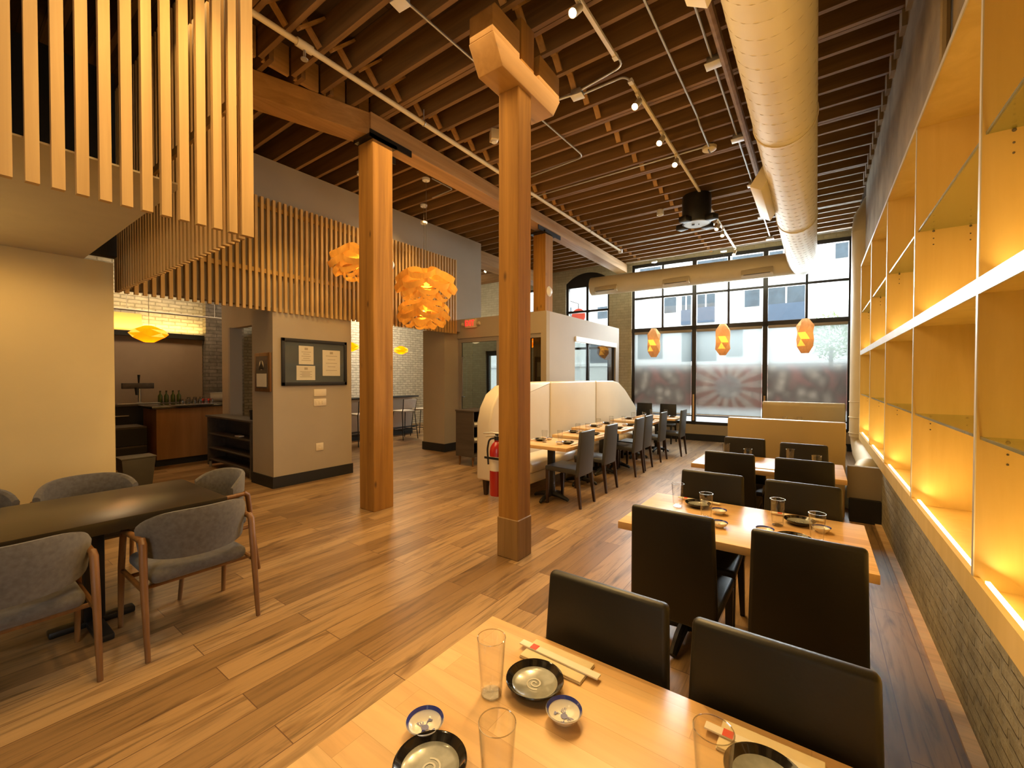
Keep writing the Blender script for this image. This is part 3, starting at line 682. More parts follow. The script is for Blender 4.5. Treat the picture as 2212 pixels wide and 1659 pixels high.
# rotate area lights so that their long side runs along y
for o in list(C.objects):
    if o.name.startswith('shelf_strip_light'):
        z_ = -(Vector((.80, o.location.y, o.location.z+.35))-o.location).normalized(); x_ = Vector((0, 1, 0)); y_ = z_.cross(x_)
        o.rotation_euler = Matrix((x_, y_, z_)).transposed().to_euler()

# ------------------------------------------------------------------ dining chairs
def black_chair(name, leather, leg):
    t = thing(name, 'x', 'chair')
    MB().hexa([(-.20, -.205, .40), (.20, -.205, .40), (.215, .23, .415), (-.215, .23, .415)], [(-.205, -.20, .465), (.205, -.20, .465), (.215, .225, .475), (-.215, .225, .475)], bev=.018, seg=3).obj('seat', leather, t)
    MB().hexa([(-.21, -.235, .37), (.21, -.235, .37), (.21, -.19, .37), (-.21, -.19, .37)], [(-.195, -.275, .93), (.195, -.275, .93), (.195, -.235, .93), (-.195, -.235, .93)], bev=.017, seg=3).obj('backrest', leather, t)
    for sx in (-1, 1):
        MB().hexa([(sx*.195-.013, -.275, 0), (sx*.195+.013, -.275, 0), (sx*.195+.013, -.249, 0), (sx*.195-.013, -.249, 0)], [(sx*.185-.021, -.235, .40), (sx*.185+.021, -.235, .40), (sx*.185+.021, -.192, .40), (sx*.185-.021, -.192, .40)]).obj('leg', leg, t)
        MB().hexa([(sx*.195-.014, .185, 0), (sx*.195+.014, .185, 0), (sx*.195+.014, .213, 0), (sx*.195-.014, .213, 0)], [(sx*.193-.02, .175, .42), (sx*.193+.02, .175, .42), (sx*.193+.02, .215, .42), (sx*.193-.02, .215, .42)]).obj('leg', leg, t)
    return t
RB = Repeat(lambda: black_chair('dining_chair', 'leather', 'leather'))
G_ = 'black leatherette chairs at the maple tables'
for x, y, rz, lab in (
    (-.53, .985, PI, 'black leatherette chair behind the front table, nearest the open floor'),
    (-.072, .965, PI, 'large black leatherette chair behind the front table, by the lit shelving'),
    (-.571, 2.385, 0, 'black chair with its back turned, at the second table, open floor side'),
    (-.028, 2.345, 0, 'black chair with its back turned, at the second table, brick wall side'),
    (-.578, 2.905, PI, 'black chair facing us across the second table, open floor side'),
    (-.066, 2.905, PI, 'black chair facing us across the second table, brick wall side'),
    (-.611, 4.345, 0, 'black chair with its back turned, at the third table, open floor side'),
    (-.075, 4.325, 0, 'black chair with its back turned, at the third table, brick wall side'),
    (-.626, 4.935, PI, 'black chair between the third table and the tan booth, open floor side'),
    (-.097, 4.80, PI, 'black chair between the third table and the tan booth, duct side')):
    RB.put((x, y, 0), rz, lab, G_)
for x, y, lab in ((-3.60, 10.62, 'dark chair with its back to the street window, closer to the brick pier'), (-2.985, 10.55, 'dark chair with its back to the street window, closer to the tan mullion strip')):
    RB.put((x, y, 0), PI, lab, 'dark chairs below the street window')
RG = Repeat(lambda: black_chair('side_chair', 'greyleather', 'legdark'))
for i, (x, y) in enumerate(((-2.545, 4.78), (-2.575, 5.62), (-2.575, 6.78), (-2.60, 7.31), (-2.60, 8.20), (-2.44, 9.03))):
    RG.put((x, y, 0), PI/2, '%s charcoal side chair of the row along the cream banquette, counted from the timber posts' % ('first', 'second', 'third', 'fourth', 'fifth', 'sixth')[i], 'charcoal side chairs facing the banquette')

# ------------------------------------------------------------------ tables
def pedestal(t, x, y, lenx, leny, top):
    b = t
    p = MB().box(x-.038, x+.038, y-.038, y+.038, .05, top, bev=.004).obj('post', 'blacksatin', t)
    f = MB()
    for dx, dy in ((1, 0), (-1, 0), (0, 1), (0, -1)):
        ln = lenx if dx else leny
        e = (x+dx*ln, y+dy*ln)
        f.tube([(x, y, .075), (x+dx*ln*.5, y+dy*ln*.5, .062), (x+dx*ln*.9, y+dy*ln*.9, .034), (e[0], e[1], .018)], [.034, .03, .024, .018], seg=8)
    f.obj('cross_foot', 'blacksatin', t)
    MB().box(x-.16, x+.16, y-.16, y+.16, top, top+.012).obj('mounting_plate', 'blacksatin', t)
def dining_table(label, x0, x1, y0, y1, posts, cat='table', group=None, mat='maple'):
    t = thing('dining_table', label, cat, ((x0+x1)/2, (y0+y1)/2, 0), group=group); hx, hy = (x1-x0)/2, (y1-y0)/2
    MB().box(-hx, hx, -hy, hy, .708, .75, bev=.003).obj('tabletop', mat, t)
    for px, py in posts: pedestal(t, px, py, .25 if hx < .6 else .26, .27, .696)
    return t
GT = 'maple tables along the lit shelving'; GB = 'maple tables along the cream banquette'
dining_table('front maple table with four settings, cut off by the picture edge', -.908, .242, .403, 1.149, ((-.29, 0), (.29, 0)), group=GT)
dining_table('second maple table from the front, set between four black chairs', -.926, .227, 2.34, 3.084, ((-.29, 0), (.29, 0)), group=GT)
dining_table('third maple table from the front, before the tan booth', -.985, .212, 4.36, 5.10, ((-.29, 0), (.29, 0)), group=GT)
BT = [(-3.10, -2.36, 4.37, 5.05), (-3.12, -2.44, 5.34, 6.02), (-3.30, -2.44, 6.28, 7.42), (-3.28, -2.44, 7.86, 8.55), (-3.14, -2.30, 8.82, 9.52)]
for i, (x0, x1, y0, y1) in enumerate(BT):
    lab = ('first', 'second', 'third and longest', 'fourth', 'fifth')[i]+' maple table along the cream banquette, counted from the timber posts'
    posts = ((0, -.30), (0, .30)) if i == 2 else ((-.06, .05),)
    dining_table(lab, x0, x1, y0, y1, posts, group=GB)
dining_table('maple table inside the tan booth, mostly hidden by the booth panel', -.75, .2, 8.25, 8.98, ((0, 0),))

# ------------------------------------------------------------------ tableware
def mk_glass():
    t = thing('tumbler', 'x', 'glass')
    MB().lathe([(0, .004), (.024, .004), (.0265, .002), (.0275, .006), (.0375, .150), (.0360, .150), (.0262, .022), (.018, .018), (0, .017)], seg=40).obj('body', 'cup', t)
    MB().tube([(.0368*math.cos(2*PI*k/36), .0368*math.sin(2*PI*k/36), .150) for k in range(36)], .0011, 6, True).obj('rim', 'rimglass', t)
    MB().lathe([(0, .0), (.0245, .0), (.0268, .003), (.0262, .0055), (0, .0055)], seg=32).obj('foot', 'rimglass', t)
    return t
M['rimglass'] = thin_glass('tumbler_rim', (.76, .75, .72), 1.6, .07)
def mk_plate():
    t = thing('plate', 'x', 'plate')
    MB().lathe([(0, 0), (.046, 0), (.048, .004), (.068, .014), (.0775, .026), (.0765, .029), (.0725, .027), (.060, .015), (.050, .011), (0, .010)], seg=48).obj('dish', 'blackgloss', t)
    MB().lathe([(0, .0112), (.051, .0122), (.0605, .0165)], seg=48).obj('glazed_well', 'greyglaze', t)
    b = MB(); pts = []; ups = []
    for i in range(52):
        a = i*.22; r = .003+.0018*a; pts.append((r*math.cos(a), r*math.sin(a), .0124)); ups.append((math.cos(a), math.sin(a), 0))
    b.strip(pts, ups, .0042); b.obj('swirl_glaze', 'paleglaze', t)
    return t
def mk_bowl():
    t = thing('sauce_dish', 'x', 'sauce dish')
    MB().lathe([(0, 0), (.020, 0), (.021, .004), (.034, .012), (.0445, .027), (.0435, .029), (.033, .016), (.022, .009), (0, .008)], seg=40).obj('dish', 'ceramic', t)
    MB().lathe([(.0430, .0294), (.0375, .0225)], seg=40).obj('blue_band', 'blueglaze', t)
    b = MB(Matrix.Scale(1.4, 4, (1, 0, 0)) @ Matrix.Scale(1.4, 4, (0, 1, 0))); z = .0094
    b.lathe([(0, z+.0004), (.0062, z+.0004)], (0, 0, 0), 12)
    for s in (1, -1):
        for k in range(3):
            a = .2+.5*k; b.strip([(s*.004, -.003-.001*k, z+.0006), (s*(.012), -.001-.0045*k, z+.0011), (s*.015, -.006-.0045*k, z+.0018)], [(0, 1, 0)]*3, .0016)
        b.strip([(s*.004, .003, z+.0006), (s*.010, .006, z+.001), (s*.0125, .011, z+.0014)], [(1, 0, 0)]*3, .0026)
        b.lathe([(0, 0), (.0042, 0)], (s*.0125, .0125, z+.0016), 8)
    b.obj('crab_motif', 'blueglaze', t)
    return t
def mk_napkin():
    t = thing('folded_napkin', 'x', 'napkin'); MB().box(-.10, .10, -.047, .047, 0, .005, bev=.002).box(-.098, .099, -.046, .046, .005, .009, bev=.002).obj('cloth', 'napkin', t); return t
def mk_sticks():
    t = thing('chopstick_sleeve', 'x', 'chopsticks'); MB().box(-.13, .13, -.012, .012, 0, .005, bev=.0015).obj('sleeve', 'paper', t)
    MB().box(-.092, -.070, -.0115, .0115, .005, .0056).obj('red_mark', 'red', t); return t
RGL, RPL, RBO, RNA, RST = (Repeat(f) for f in (mk_glass, mk_plate, mk_bowl, mk_napkin, mk_sticks))
TZ = .7505
def setting(px, py, rz, where, grp, what='gpbns', offs=None):
    ca, sa = math.cos(rz), math.sin(rz)
    def at(dx, dy, z=0): return (px+ca*dx-sa*dy, py+sa*dx+ca*dy, TZ+z)
    o_ = {'g': (-.08, -.085), 'b': (.115, -.048), 'n': (-.005, .125), 's': (0, .125)}
    if offs: o_.update(offs)
    if 'g' in what: RGL.put(at(*o_['g']), rz, 'clear tumbler '+where, 'tumblers on the '+grp)
    if 'p' in what: RPL.put(at(0, 0), rz+.6, 'black rimmed grey plate '+where, 'plates on the '+grp)
    if 'b' in what: RBO.put(at(*o_['b']), rz+2.6, 'blue and white sauce dish '+where, 'sauce dishes on the '+grp)
    if 'n' in what: RNA.put(at(*o_['n']), rz, 'folded ivory napkin '+where, 'napkins on the '+grp)
    if 's' in what: RST.put(at(o_['s'][0], o_['s'][1], .0095), rz-.02, 'red marked chopstick sleeve '+where, 'chopstick sleeves on the '+grp)
setting(-.603, .945, 0, 'on the front table, at the corner by the open floor', 'front table')
setting(-.075, .985, 0, 'on the front table, before the chair by the shelving', 'front table', 'gpns', {'g': (-.08, -.10), 'n': (0, .085), 's': (0, .08)})
setting(-.648, .610, PI, 'on the front table, at its lower edge in view', 'front table', 'gpb', {'g': (-.144, -.043), 'b': (.088, -.067)})
setting(-.611, 2.902, 0, 'on the second table, far side toward the open floor', 'second table', 'gpbs', {'g': (-.106, -.077), 'b': (.138, -.085), 's': (-.02, .11)})
setting(-.070, 2.893, 0, 'on the second table, far side toward the brick wall', 'second table', 'gpbs', {'g': (-.10, -.10), 'b': (.10, -.08), 's': (-.02, .11)})
setting(-.60, 2.535, PI, 'on the second table, near side toward the open floor', 'second table', 'gpb', {'g': (-.08, -.150), 'b': (-.17, -.04)})
setting(-.085, 2.560, PI, 'on the second table, near side toward the brick wall', 'second table', 'gpb', {'g': (-.095, -.055), 'b': (.13, -.05)})
for x, y, w_ in ((-.754, 4.86, 'far side toward the open floor'), (-.526, 4.60, 'near side toward the open floor'), (-.197, 4.82, 'far side toward the duct'), (.008, 4.55, 'near side toward the duct')):
    RGL.put((x, y, TZ), 0, 'clear tumbler on the third table, '+w_, 'tumblers on the third table')
RST.put((-.36, 4.47, TZ), .05, 'chopstick sleeve lying between the two turned chairs of the third table', 'chopstick sleeves on the third table')
for i, (x0, x1, y0, y1) in enumerate(BT):
    nm = ('first', 'second', 'third', 'fourth', 'fifth')[i]+' banquette table'
    ys = [(y0+y1)/2] if i != 2 else [y0+.30, y1-.30]
    for j, yc in enumerate(ys):
        sfx = '' if len(ys) == 1 else (', post end', ', window end')[j]
        xa = max(x0, -3.2)
        setting(xa+.16, yc+.02, PI/2, 'on the wall side of the '+nm+sfx, 'banquette tables', 'gpbs', {'g': (-.09, -.12), 'b': (.13, -.06), 's': (0, .10)})
        setting(x1-.16, yc+.0, -PI/2, 'on the aisle side of the '+nm+sfx, 'banquette tables', 'gpbs', {'g': (-.05, -.14), 'b': (.12, -.06), 's': (0, .10)})
RGL.put((-.44, 8.78, TZ), 0, 'tumbler seen over the booth panel, toward the window mullion', 'tumblers in the booth')
RGL.put((-.23, 8.80, TZ), 0, 'tumbler seen over the booth panel, toward the duct', 'tumblers in the booth')

# ------------------------------------------------------------------ banquette
t = thing('banquette', 'long cream vinyl banquette with a tall arched back on dark legs', 'banquette', (-3.545, 7.0, 0))
Y0 = 4.30; Y1 = 9.85
prof = [(4.30, .98), (4.36, 1.18), (4.48, 1.35), (4.68, 1.46), (4.95, 1.505), (5.83, 1.515), (7.57, 1.52), (8.45, 1.515), (8.75, 1.47), (9.10, 1.32), (9.55, 1.05), (9.80, .90), (9.85, .74)]
def zt(y):
    for (a, za), (c, zc) in zip(prof, prof[1:]):
        if a <= y <= c: return za+(zc-za)*(y-a)/(c-a)
    return prof[-1][1]
segs = [(4.30, 5.835), (5.845, 7.565), (7.575, 9.85)]
for a, c in segs:
    ys = sorted({a, c} | {y for y, _ in prof if a < y < c})
    poly = [(a-7., .22)]+[(y-7., zt(y)) for y in ys]+[(c-7., .22)]
    MB().prism(poly, -.13, .10, 'x', bev=.028, seg=3).obj('backrest', 'vinyl', t)
for y in (5.84, 7.57): MB().tube([(.10, y-7., .5), (.103, y-7., 1.0), (.10, y-7., 1.48), (.06, y-7., 1.512)], .006).obj('piping', 'vinyl', t)
for a, c in ((4.55, 6.05), (6.06, 7.9), (7.91, 9.8)):
    MB().box(.09, .58, a-7., c-7., .33, .47, bev=.045, seg=4).obj('seat_cushion', 'vinyl', t)
MB().box(.0, .56, 4.5-7., 9.8-7., .20, .335, bev=.01).obj('seat_base', 'vinyl', t)
for y in (4.42, 5.6, 6.8, 8.0, 9.6):
    for x in (-.06, .46): MB().hexa([(x-.022, y-7.-.022, 0), (x+.022, y-7.-.022, 0), (x+.022, y-7.+.022, 0), (x-.022, y-7.+.022, 0)], [(x-.035, y-7.-.035, .22), (x+.035, y-7.-.035, .22), (x+.035, y-7.+.035, .22), (x-.035, y-7.+.035, .22)]).obj('leg', 'legdark', t)
# booth
t = thing('booth_bench', 'low tan booth bench whose plain back panel faces the third table', 'bench', (-.31, 6.0, 0))
MB().box(-.60, .58, -.05, .07, .02, 1.08, bev=.015).obj('back_panel', 'tanvinyl', t)
MB().box(-.60, .58, .06, .16, .46, 1.07, bev=.03, seg=3).obj('backrest', 'tanvinyl', t)
MB().box(-.60, .58, .07, .62, .30, .47, bev=.04, seg=3).obj('seat', 'tanvinyl', t)
MB().box(-.58, .56, .07, .58, .0, .30).obj('plinth', 'black', t)
t = thing('booth_bench', 'tan booth bench with a rolled back, standing before the street window', 'bench', (-.20, 9.42, 0))
MB().prism([(.16, .05), (.16, 1.10), (.10, 1.13), (.02, 1.13), (-.03, 1.07), (-.01, .5), (-.02, .05)], -.64, .62, 'x', bev=.02).obj('backrest', 'tanvinyl', t)
MB().box(-.64, .62, -.50, .0, .30, .47, bev=.04, seg=3).obj('seat', 'tanvinyl', t)
MB().box(-.62, .60, -.46, .10, 0, .30).obj('plinth', 'black', t)

# ------------------------------------------------------------------ grey armchairs and dark table
def mk_arm():
    t = thing('armchair', 'x', 'chair')
    MB().box(-.25, .25, -.22, .26, .385, .465, bev=.035, seg=4).obj('seat', 'wool', t)
    b = bmesh.new(); rows = []; nA = 20
    for i in range(nA+1):
        a = math.radians(194+152*i/nA); s = abs(i/nA-.5)*2
        ztop = .80-.09*s**3.2; zbot = .515+.035*s**3
        rx, ry = .285, .255; row = []
        cx_, cy_ = math.cos(a), math.sin(a)
        for (k, zz) in ((1., zbot), (1.04, (zbot+ztop)/2), (1.06, ztop-.015), (1.035, ztop), (.97, ztop), (.92, ztop-.015), (.90, (zbot+ztop)/2), (.88, zbot)):
            row.append(b.verts.new((cx_*rx*k, cy_*ry*k-.02, zz)))
        rows.append(row)
    for r0, r1 in zip(rows, rows[1:]):
        for k in range(8): b.faces.new((r0[k], r0[(k+1) % 8], r1[(k+1) % 8], r1[k]))
    b.faces.new(rows[0]); b.faces.new(rows[-1][::-1]); bmesh.ops.recalc_face_normals(b, faces=b.faces)
    mb = MB(); mb._merge(b, True); mb.obj('backrest', 'wool', t)
    for s in (-1, 1):
        MB().tube([(s*.285, -.285, 0), (s*.285, -.225, .40), (s*.282, -.20, .63), (s*.28, -.17, .655)], [.013, .019, .02, .018], seg=10).obj('leg', 'walnut', t)
        MB().tube([(s*.285, .275, 0), (s*.285, .235, .40), (s*.282, .20, .60), (s*.28, .16, .635)], [.013, .018, .018, .017], seg=10).obj('leg', 'walnut', t)
        MB().tube([(s*.28, -.19, .645), (s*.285, 0, .645), (s*.282, .185, .628)], .017, seg=10).obj('armrest', 'walnut', t)
        MB().tube([(s*.28, -.21, .37), (s*.28, .22, .37)], .014, seg=8).obj('side_rail', 'walnut', t)
    MB().tube([(-.28, .12, .36), (.28, .12, .36)], .013, seg=8).obj('cross_rail', 'walnut', t)
    MB().tube([(-.28, -.14, .36), (.28, -.14, .36)], .013, seg=8).obj('cross_rail', 'walnut', t)
    return t
RA = Repeat(mk_arm); GA = 'grey wool armchairs around the dark table'
for x, y, rz, lab in ((-3.275, .995, PI/2, 'grey wool armchair with walnut legs at the table corner by the open floor'),
    (-3.29, .235, PI/2, 'grey wool armchair cut by the picture edge, its back to the open floor'),
    (-4.47, .74, -PI/2, 'grey wool armchair between the dark table and the lit cream wall'),
    (-4.50, .10, -PI/2, 'grey wool armchair behind the dark table, cut by the picture edge'),
    (-3.97, 1.285, PI+.12, 'grey wool armchair at the head of the dark table')):
    RA.put((x, y, 0), rz, lab, GA)
t = thing('dark_table', 'long dark stained table with a thick top among the grey armchairs', 'table', (-3.75, .0, 0))
MB().box(-.44, .44, -1.2, 1.225, .675, .75, bev=.004).obj('tabletop', 'darkwood', t)
MB().box(-.03, .03, -1.0, 1.0, .60, .675).obj('apron', 'darkedge', t)
for y in (-.75, .62):
    MB().box(-.05, .05, y-.05, y+.05, .04, .675, bev=.006).obj('post', 'blacksatin', t)
    MB().box(-.33, .33, y-.04, y+.04, 0, .04, bev=.01).box(-.04, .04, y-.2, y+.2, 0, .04, bev=.01).obj('foot', 'blacksatin', t)
t = thing('waste_bin', 'grey plastic bin behind the armchairs, beside the lit cream wall', 'bin', (-7.95, 1.78, 0))
MB().hexa([(-.13, -.15, 0), (.13, -.15, 0), (.13, .15, 0), (-.13, .15, 0)], [(-.16, -.19, .42), (.16, -.19, .42), (.16, .19, .42), (-.16, .19, .42)], bev=.012).obj('bucket', 'greyplastic', t)
MB().box(-.168, .168, -.198, .198, .42, .44, bev=.006).obj('rim', 'greyplastic', t)

# ------------------------------------------------------------------ pendants
def mk_petal():
    t = thing('petal_pendant', 'x', 'pendant lamp')
    # (inner radius, inner height), (outer radius, outer height), half width, count, phase, band width
    tiers = (((.05, .20), (.44, .03), .21, 5, 0., .082), ((.07, .10), (.455, -.10), .20, 6, .52, .085), ((.08, .0), (.38, -.19), .17, 6, .1, .075), ((.05, -.10), (.24, -.235), .12, 5, .4, .055))
    for (r0, z0), (r1, z1), bw_, n, ph, wd_ in tiers:
        dr, dz = r1-r0, z1-z0; ln = math.hypot(dr, dz)
        for k in range(n):
            a = 2*PI*k/n+ph; ca, sa = math.cos(a), math.sin(a); pts = []; ups = []
            for i in range(37):
                q = 2*PI*i/36; u = .5-.5*math.cos(q); w_ = bw_*math.sin(q)*(.72+.42*u)
                rad = r0+dr*u; zz = z0+dz*u+.05*math.sin(PI*u)
                pts.append((ca*rad-sa*w_, sa*rad+ca*w_, zz))
                nr, nz = -dz/ln, dr/ln
                ups.append((ca*nr, sa*nr, nz))
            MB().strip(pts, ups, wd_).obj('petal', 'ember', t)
    MB().sphere((0, 0, .02), .032, 16).obj('bulb', 'bulb', t)
    MB().tube([(0, 0, .05), (0, 0, .21)], .01, 8).obj('lamp_holder', 'grille', t)
    return t
RP = Repeat(mk_petal); GP = 'petal pendants of bent wood veneer'
def cord(x, y, z, lab):
    pass
for x, y, z, rz, lab in ((-4.85, 4.5, 2.99, .3, 'glowing petal pendant, highest of the stacked looking pair beside the post'), (-5.62, 5.16, 2.695, 1.1, 'glowing petal pendant, lowest of the stacked looking pair beside the post'), (-5.49, 3.81, 3.27, .8, 'glowing petal pendant half hidden by the iron capped post')):
    p = RP.put((x, y, z), rz, lab, GP)
    h = 4.6-z
    MB().tube([(0, 0, .2), (0, 0, h)], .0035, 6).obj('cord', 'grille', p)
    MB().lathe([(0, h-.035), (.055, h-.035), (.06, h), (0, h)], seg=24).obj('ceiling_rose', 'whitemetal', p)
    light('petal_glow', 'POINT', (0, 0, .02), 32, (1., .62, .20), parent=p, shadow_soft_size=.05)
def lantern(mat_a, mat_b, H, R, nside, rings):
    t = thing('lantern_pendant', 'x', 'pendant lamp')
    bb = bmesh.new(); pr = []
    for j, (z, r) in enumerate(rings):
        off = (j % 2)*PI/nside
        pr.append([bb.verts.new((r*R*math.cos(2*PI*k/nside+off), r*R*math.sin(2*PI*k/nside+off), z*H)) for k in range(nside)])
    for j, (a, c) in enumerate(zip(pr, pr[1:])):
        for k in range(nside):
            k2 = (k+1) % nside
            if j % 2 == 0: tr = ((a[k], a[k2], c[k]), (a[k2], c[k2], c[k]))
            else: tr = ((a[k], c[k2], c[k]), (a[k], a[k2], c[k2]))
            for q, f in enumerate(tr):
                bb.faces.new(f).material_index = 1 if (j == 2 and q == k % 2) or (j == 1 and q and k % 2) else 0  # some facets take the more emissive veneer, as if lit from inside
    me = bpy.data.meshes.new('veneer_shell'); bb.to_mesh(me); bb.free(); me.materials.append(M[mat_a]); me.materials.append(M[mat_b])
    o = bpy.data.objects.new('veneer_shell', me); C.objects.link(o); o.parent = t
    return t
def tri(f):
    b = bmesh.new(); b.faces.new([b.verts.new(p) for p in f]); return b
RINGS = ((-.5, .42), (-.30, 1.), (-.10, .96), (.10, .96), (.30, 1.), (.5, .42))
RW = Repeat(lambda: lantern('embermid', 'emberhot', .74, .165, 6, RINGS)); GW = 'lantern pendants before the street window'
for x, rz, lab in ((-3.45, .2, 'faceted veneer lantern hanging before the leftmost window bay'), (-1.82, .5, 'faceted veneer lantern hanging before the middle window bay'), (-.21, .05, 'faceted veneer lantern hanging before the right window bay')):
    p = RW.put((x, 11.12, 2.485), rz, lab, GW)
    MB().tube([(0, 0, .3), (0, 0, 2.12)], .0035, 6).obj('cord', 'grille', p)
    MB().lathe([(0, 2.085), (.07, 2.085), (.075, 2.115), (0, 2.115)], seg=24).obj('ceiling_rose', 'whitemetal', p)
    MB().sphere((0, 0, .02), .03, 12).obj('bulb', 'bulb', p)
    light('lantern_glow', 'POINT', (0, 0, .02), 4, (1., .6, .22), parent=p, shadow_soft_size=.05)
RINGO = ((-.5, .25), (-.2, .86), (.02, 1.), (.24, .84), (.5, .22))
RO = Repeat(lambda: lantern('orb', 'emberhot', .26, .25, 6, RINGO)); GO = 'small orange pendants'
for x, y, z, s, lab in ((-8.6, 2.10, 2.26, 1., 'small orange pendant glowing in front of the bar panel'), (-8.75, 5.78, 2.28, .8, 'orange pendant half hidden behind the certificate pier, before the whitewashed brick'), (-8.75, 7.24, 2.28, .8, 'orange pendant before the whitewashed brick, beside the post'),
    (-5.47, 8.5, 2.40, .8, 'orange pendant seen through the narrow vestibule side light')):
    p = RO.put((x, y, z), .4, lab, GO); p.scale = (s, s, s)
    top = (4.6 if x < -6.5 else 2.62); h = (top-z)/s
    MB().tube([(0, 0, .1), (0, 0, h)], .003, 6).obj('cord', 'grille', p)
    MB().sphere((0, 0, 0), .05, 12).obj('bulb', 'bulb', p)
    light('orb_glow', 'POINT', (0, 0, -.16), 8, (1., .6, .24), parent=p, shadow_soft_size=.06)

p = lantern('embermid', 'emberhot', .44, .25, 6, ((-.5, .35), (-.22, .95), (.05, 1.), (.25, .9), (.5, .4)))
p.location = (-4.47, 10.56, 2.27); p['label'] = 'brown faceted pendant behind the side window of the vestibule'
MB().tube([(0, 0, .2), (0, 0, 1.42)], .003, 6).obj('cord', 'grille', p)

# ------------------------------------------------------------------ ceiling services
# main spiral duct and cross duct
DX, DZ, DR = -.265, 3.985, .25; BY, BZ = 10.80, 4.0
t = thing('spiral_duct', 'big cream spiral duct running along the ceiling to the window and turning left', 'duct', (DX, 0, DZ))
MB().tube([(0, -3.9, 0), (0, BY-.02, 0)], DR, 40).obj('main_duct', 'duct', t)
b = MB(); n = 16
pts = []; 
for i in range(0, 1500):
    y = -1.0+i*(BY-.3+1.0)/1500; a = 2*PI*y/.16; pts.append((DR*1.004*math.cos(a), y, DR*1.004*math.sin(a)))
b.tube(pts, .0015, 4); b.obj('spiral_seam', 'ductseam', t)
for y in (1.9, 4.7, 7.6): MB().tube([(DR*1.01*math.cos(2*PI*k/32), y, DR*1.01*math.sin(2*PI*k/32)) for k in range(32)], .008, 6, True).obj('joint_band', 'duct', t)
b = MB(); b.tube([(0, BY-.3, 0), (0, BY-.02, 0)], DR*1.0, 40); b.sphere((0, BY-.02, 0), DR*1.0, 32); b.obj('elbow', 'duct', t)
MB().tube([(0, BY-.02, .01), (-4.62, BY-.02-.34, .01)], .235, 36).obj('cross_duct', 'duct', t)
for k, x in enumerate((-4.15, -2.45, -.80)):
    yb = BY-.02+x*.0736
    g = MB().box(x-.30, x+.30, yb-.265, yb-.15, -.20, -.06, bev=.008, rot=Matrix.Rotation(-.35, 4, 'X')).obj('register', 'duct', t)
    MB().box(x-.25, x+.25, yb-.275, yb-.262, -.185, -.115, rot=Matrix.Rotation(-.35, 4, 'X')).obj('grille', 'grille', g)
for y0, y1 in ((1.75, 2.75), (5.75, 6.95)):
    g = MB().box(-.33, -.19, y0, y1, -.20, .12, bev=.006, rot=Matrix.Rotation(.55, 4, 'Y')).obj('register', 'duct', t)
    MB().box(-.345, -.33, y0+.08, y1-.08, -.13, .05, rot=Matrix.Rotation(.55, 4, 'Y')).obj('grille', 'grille', g)
for y in (2.3, 5.2, 8.2): MB().tube([(-.1, y, DR-.02), (-.1, y, .75)], .004, 6).tube([(.1, y, DR-.02), (.1, y, .75)], .004, 6).obj('hanger', 'galv', t)
t = thing('riser_duct', 'cream riser duct dropping past the end of the lit shelving', 'duct', (.66, 8.76, 0))
MB().tube([(0, 0, .64), (0, 0, 3.9)], .225, 32).obj('riser', 'duct', t)
MB().tube([(0, 0, 3.88), (.02, 0, 4.12), (.12, 0, 4.32), (.33, 0, 4.42)], .23, 32).obj('elbow', 'duct', t)
for z in (.7, .95, 1.2): MB().tube([(.23*math.cos(2*PI*k/28), .23*math.sin(2*PI*k/28), z) for k in range(28)], .007, 6, True).obj('joint_band', 'duct', t)

t = thing('duct_boot', 'cream duct run tucked under the shelving, tapering to the floor beside the black plinth', 'duct', (.66, 8.76, 0))
MB().tube([(0, 0, .63), (0, -.02, .50), (-.02, -.2, .40), (-.02, -1.2, .38), (-.05, -1.9, .40)], [.21, .2, .17, .17, .17], 24).obj('floor_run', 'duct', t)
MB().tube([(-.10, -1.95, .44), (-.16, -2.12, .36), (-.30, -2.22, .20), (-.36, -2.24, .01)], [.17, .15, .08, .05], 20).obj('tapered_boot', 'duct', t)
def conduit(label, pts, r=.011, mat='galv', name='conduit', cat='conduit', grp='metal conduits on the joists'):
    o = MB().tube(pts, r, 8).obj(name, mat); return tag(o, label, cat, grp)
def smooth(pts, rad=.12, n=5):
    pts = [Vector(p) for p in pts]; out = [pts[0]]
    for a, p, c in zip(pts, pts[1:], pts[2:]):
        d0 = (a-p).normalized(); d1 = (c-p).normalized(); s0, s1 = p+d0*rad, p+d1*rad
        for i in range(n+1):
            q = i/n; out.append(s0*(1-q)**2+p*2*q*(1-q)+s1*q*q)
    return out+[pts[-1]]
# sprinkler pipe
t = thing('sprinkler_pipe', 'yellow painted sprinkler pipe running along the beam from the near slat screen', 'pipe', (-3.70, 0, 4.5))
MB().tube([(0, 1.32, 0), (0, 9.43, 0)], .026, 12).obj('pipe', 'creammetal', t)
MB().tube([(-.0, 1.93, 0), (0, 2.07, 0)], .038, 12).obj('tee', 'creammetal', t)
MB().tube([(0, 2.0, 0), (0, 2.0, -.07)], .012, 8).lathe([(0, -.12), (.03, -.12), (.032, -.112), (.01, -.105), (.012, -.07), (0, -.07)], (0, 2.0, 0), 16).obj('sprinkler_head', 'galv', t)
for y in (3.4, 5.6, 7.8): MB().tube([(0, y, .02), (0, y, .16)], .006, 6).tube([(.03*math.cos(2*PI*k/16), y, .03*math.sin(2*PI*k/16)) for k in range(16)], .005, 6, True).obj('hanger', 'galv', t)
MB().box(-.04, .04, 9.38, 9.46, -.045, .03, bev=.005).obj('end_fitting', 'whitemetal', t)
conduit('big brownish pipe running beside the spiral duct', [(-.72, -3.5, 4.52), (-.72, 8.6, 4.52)], .036, 'firbase', 'pipe', 'pipe', None)
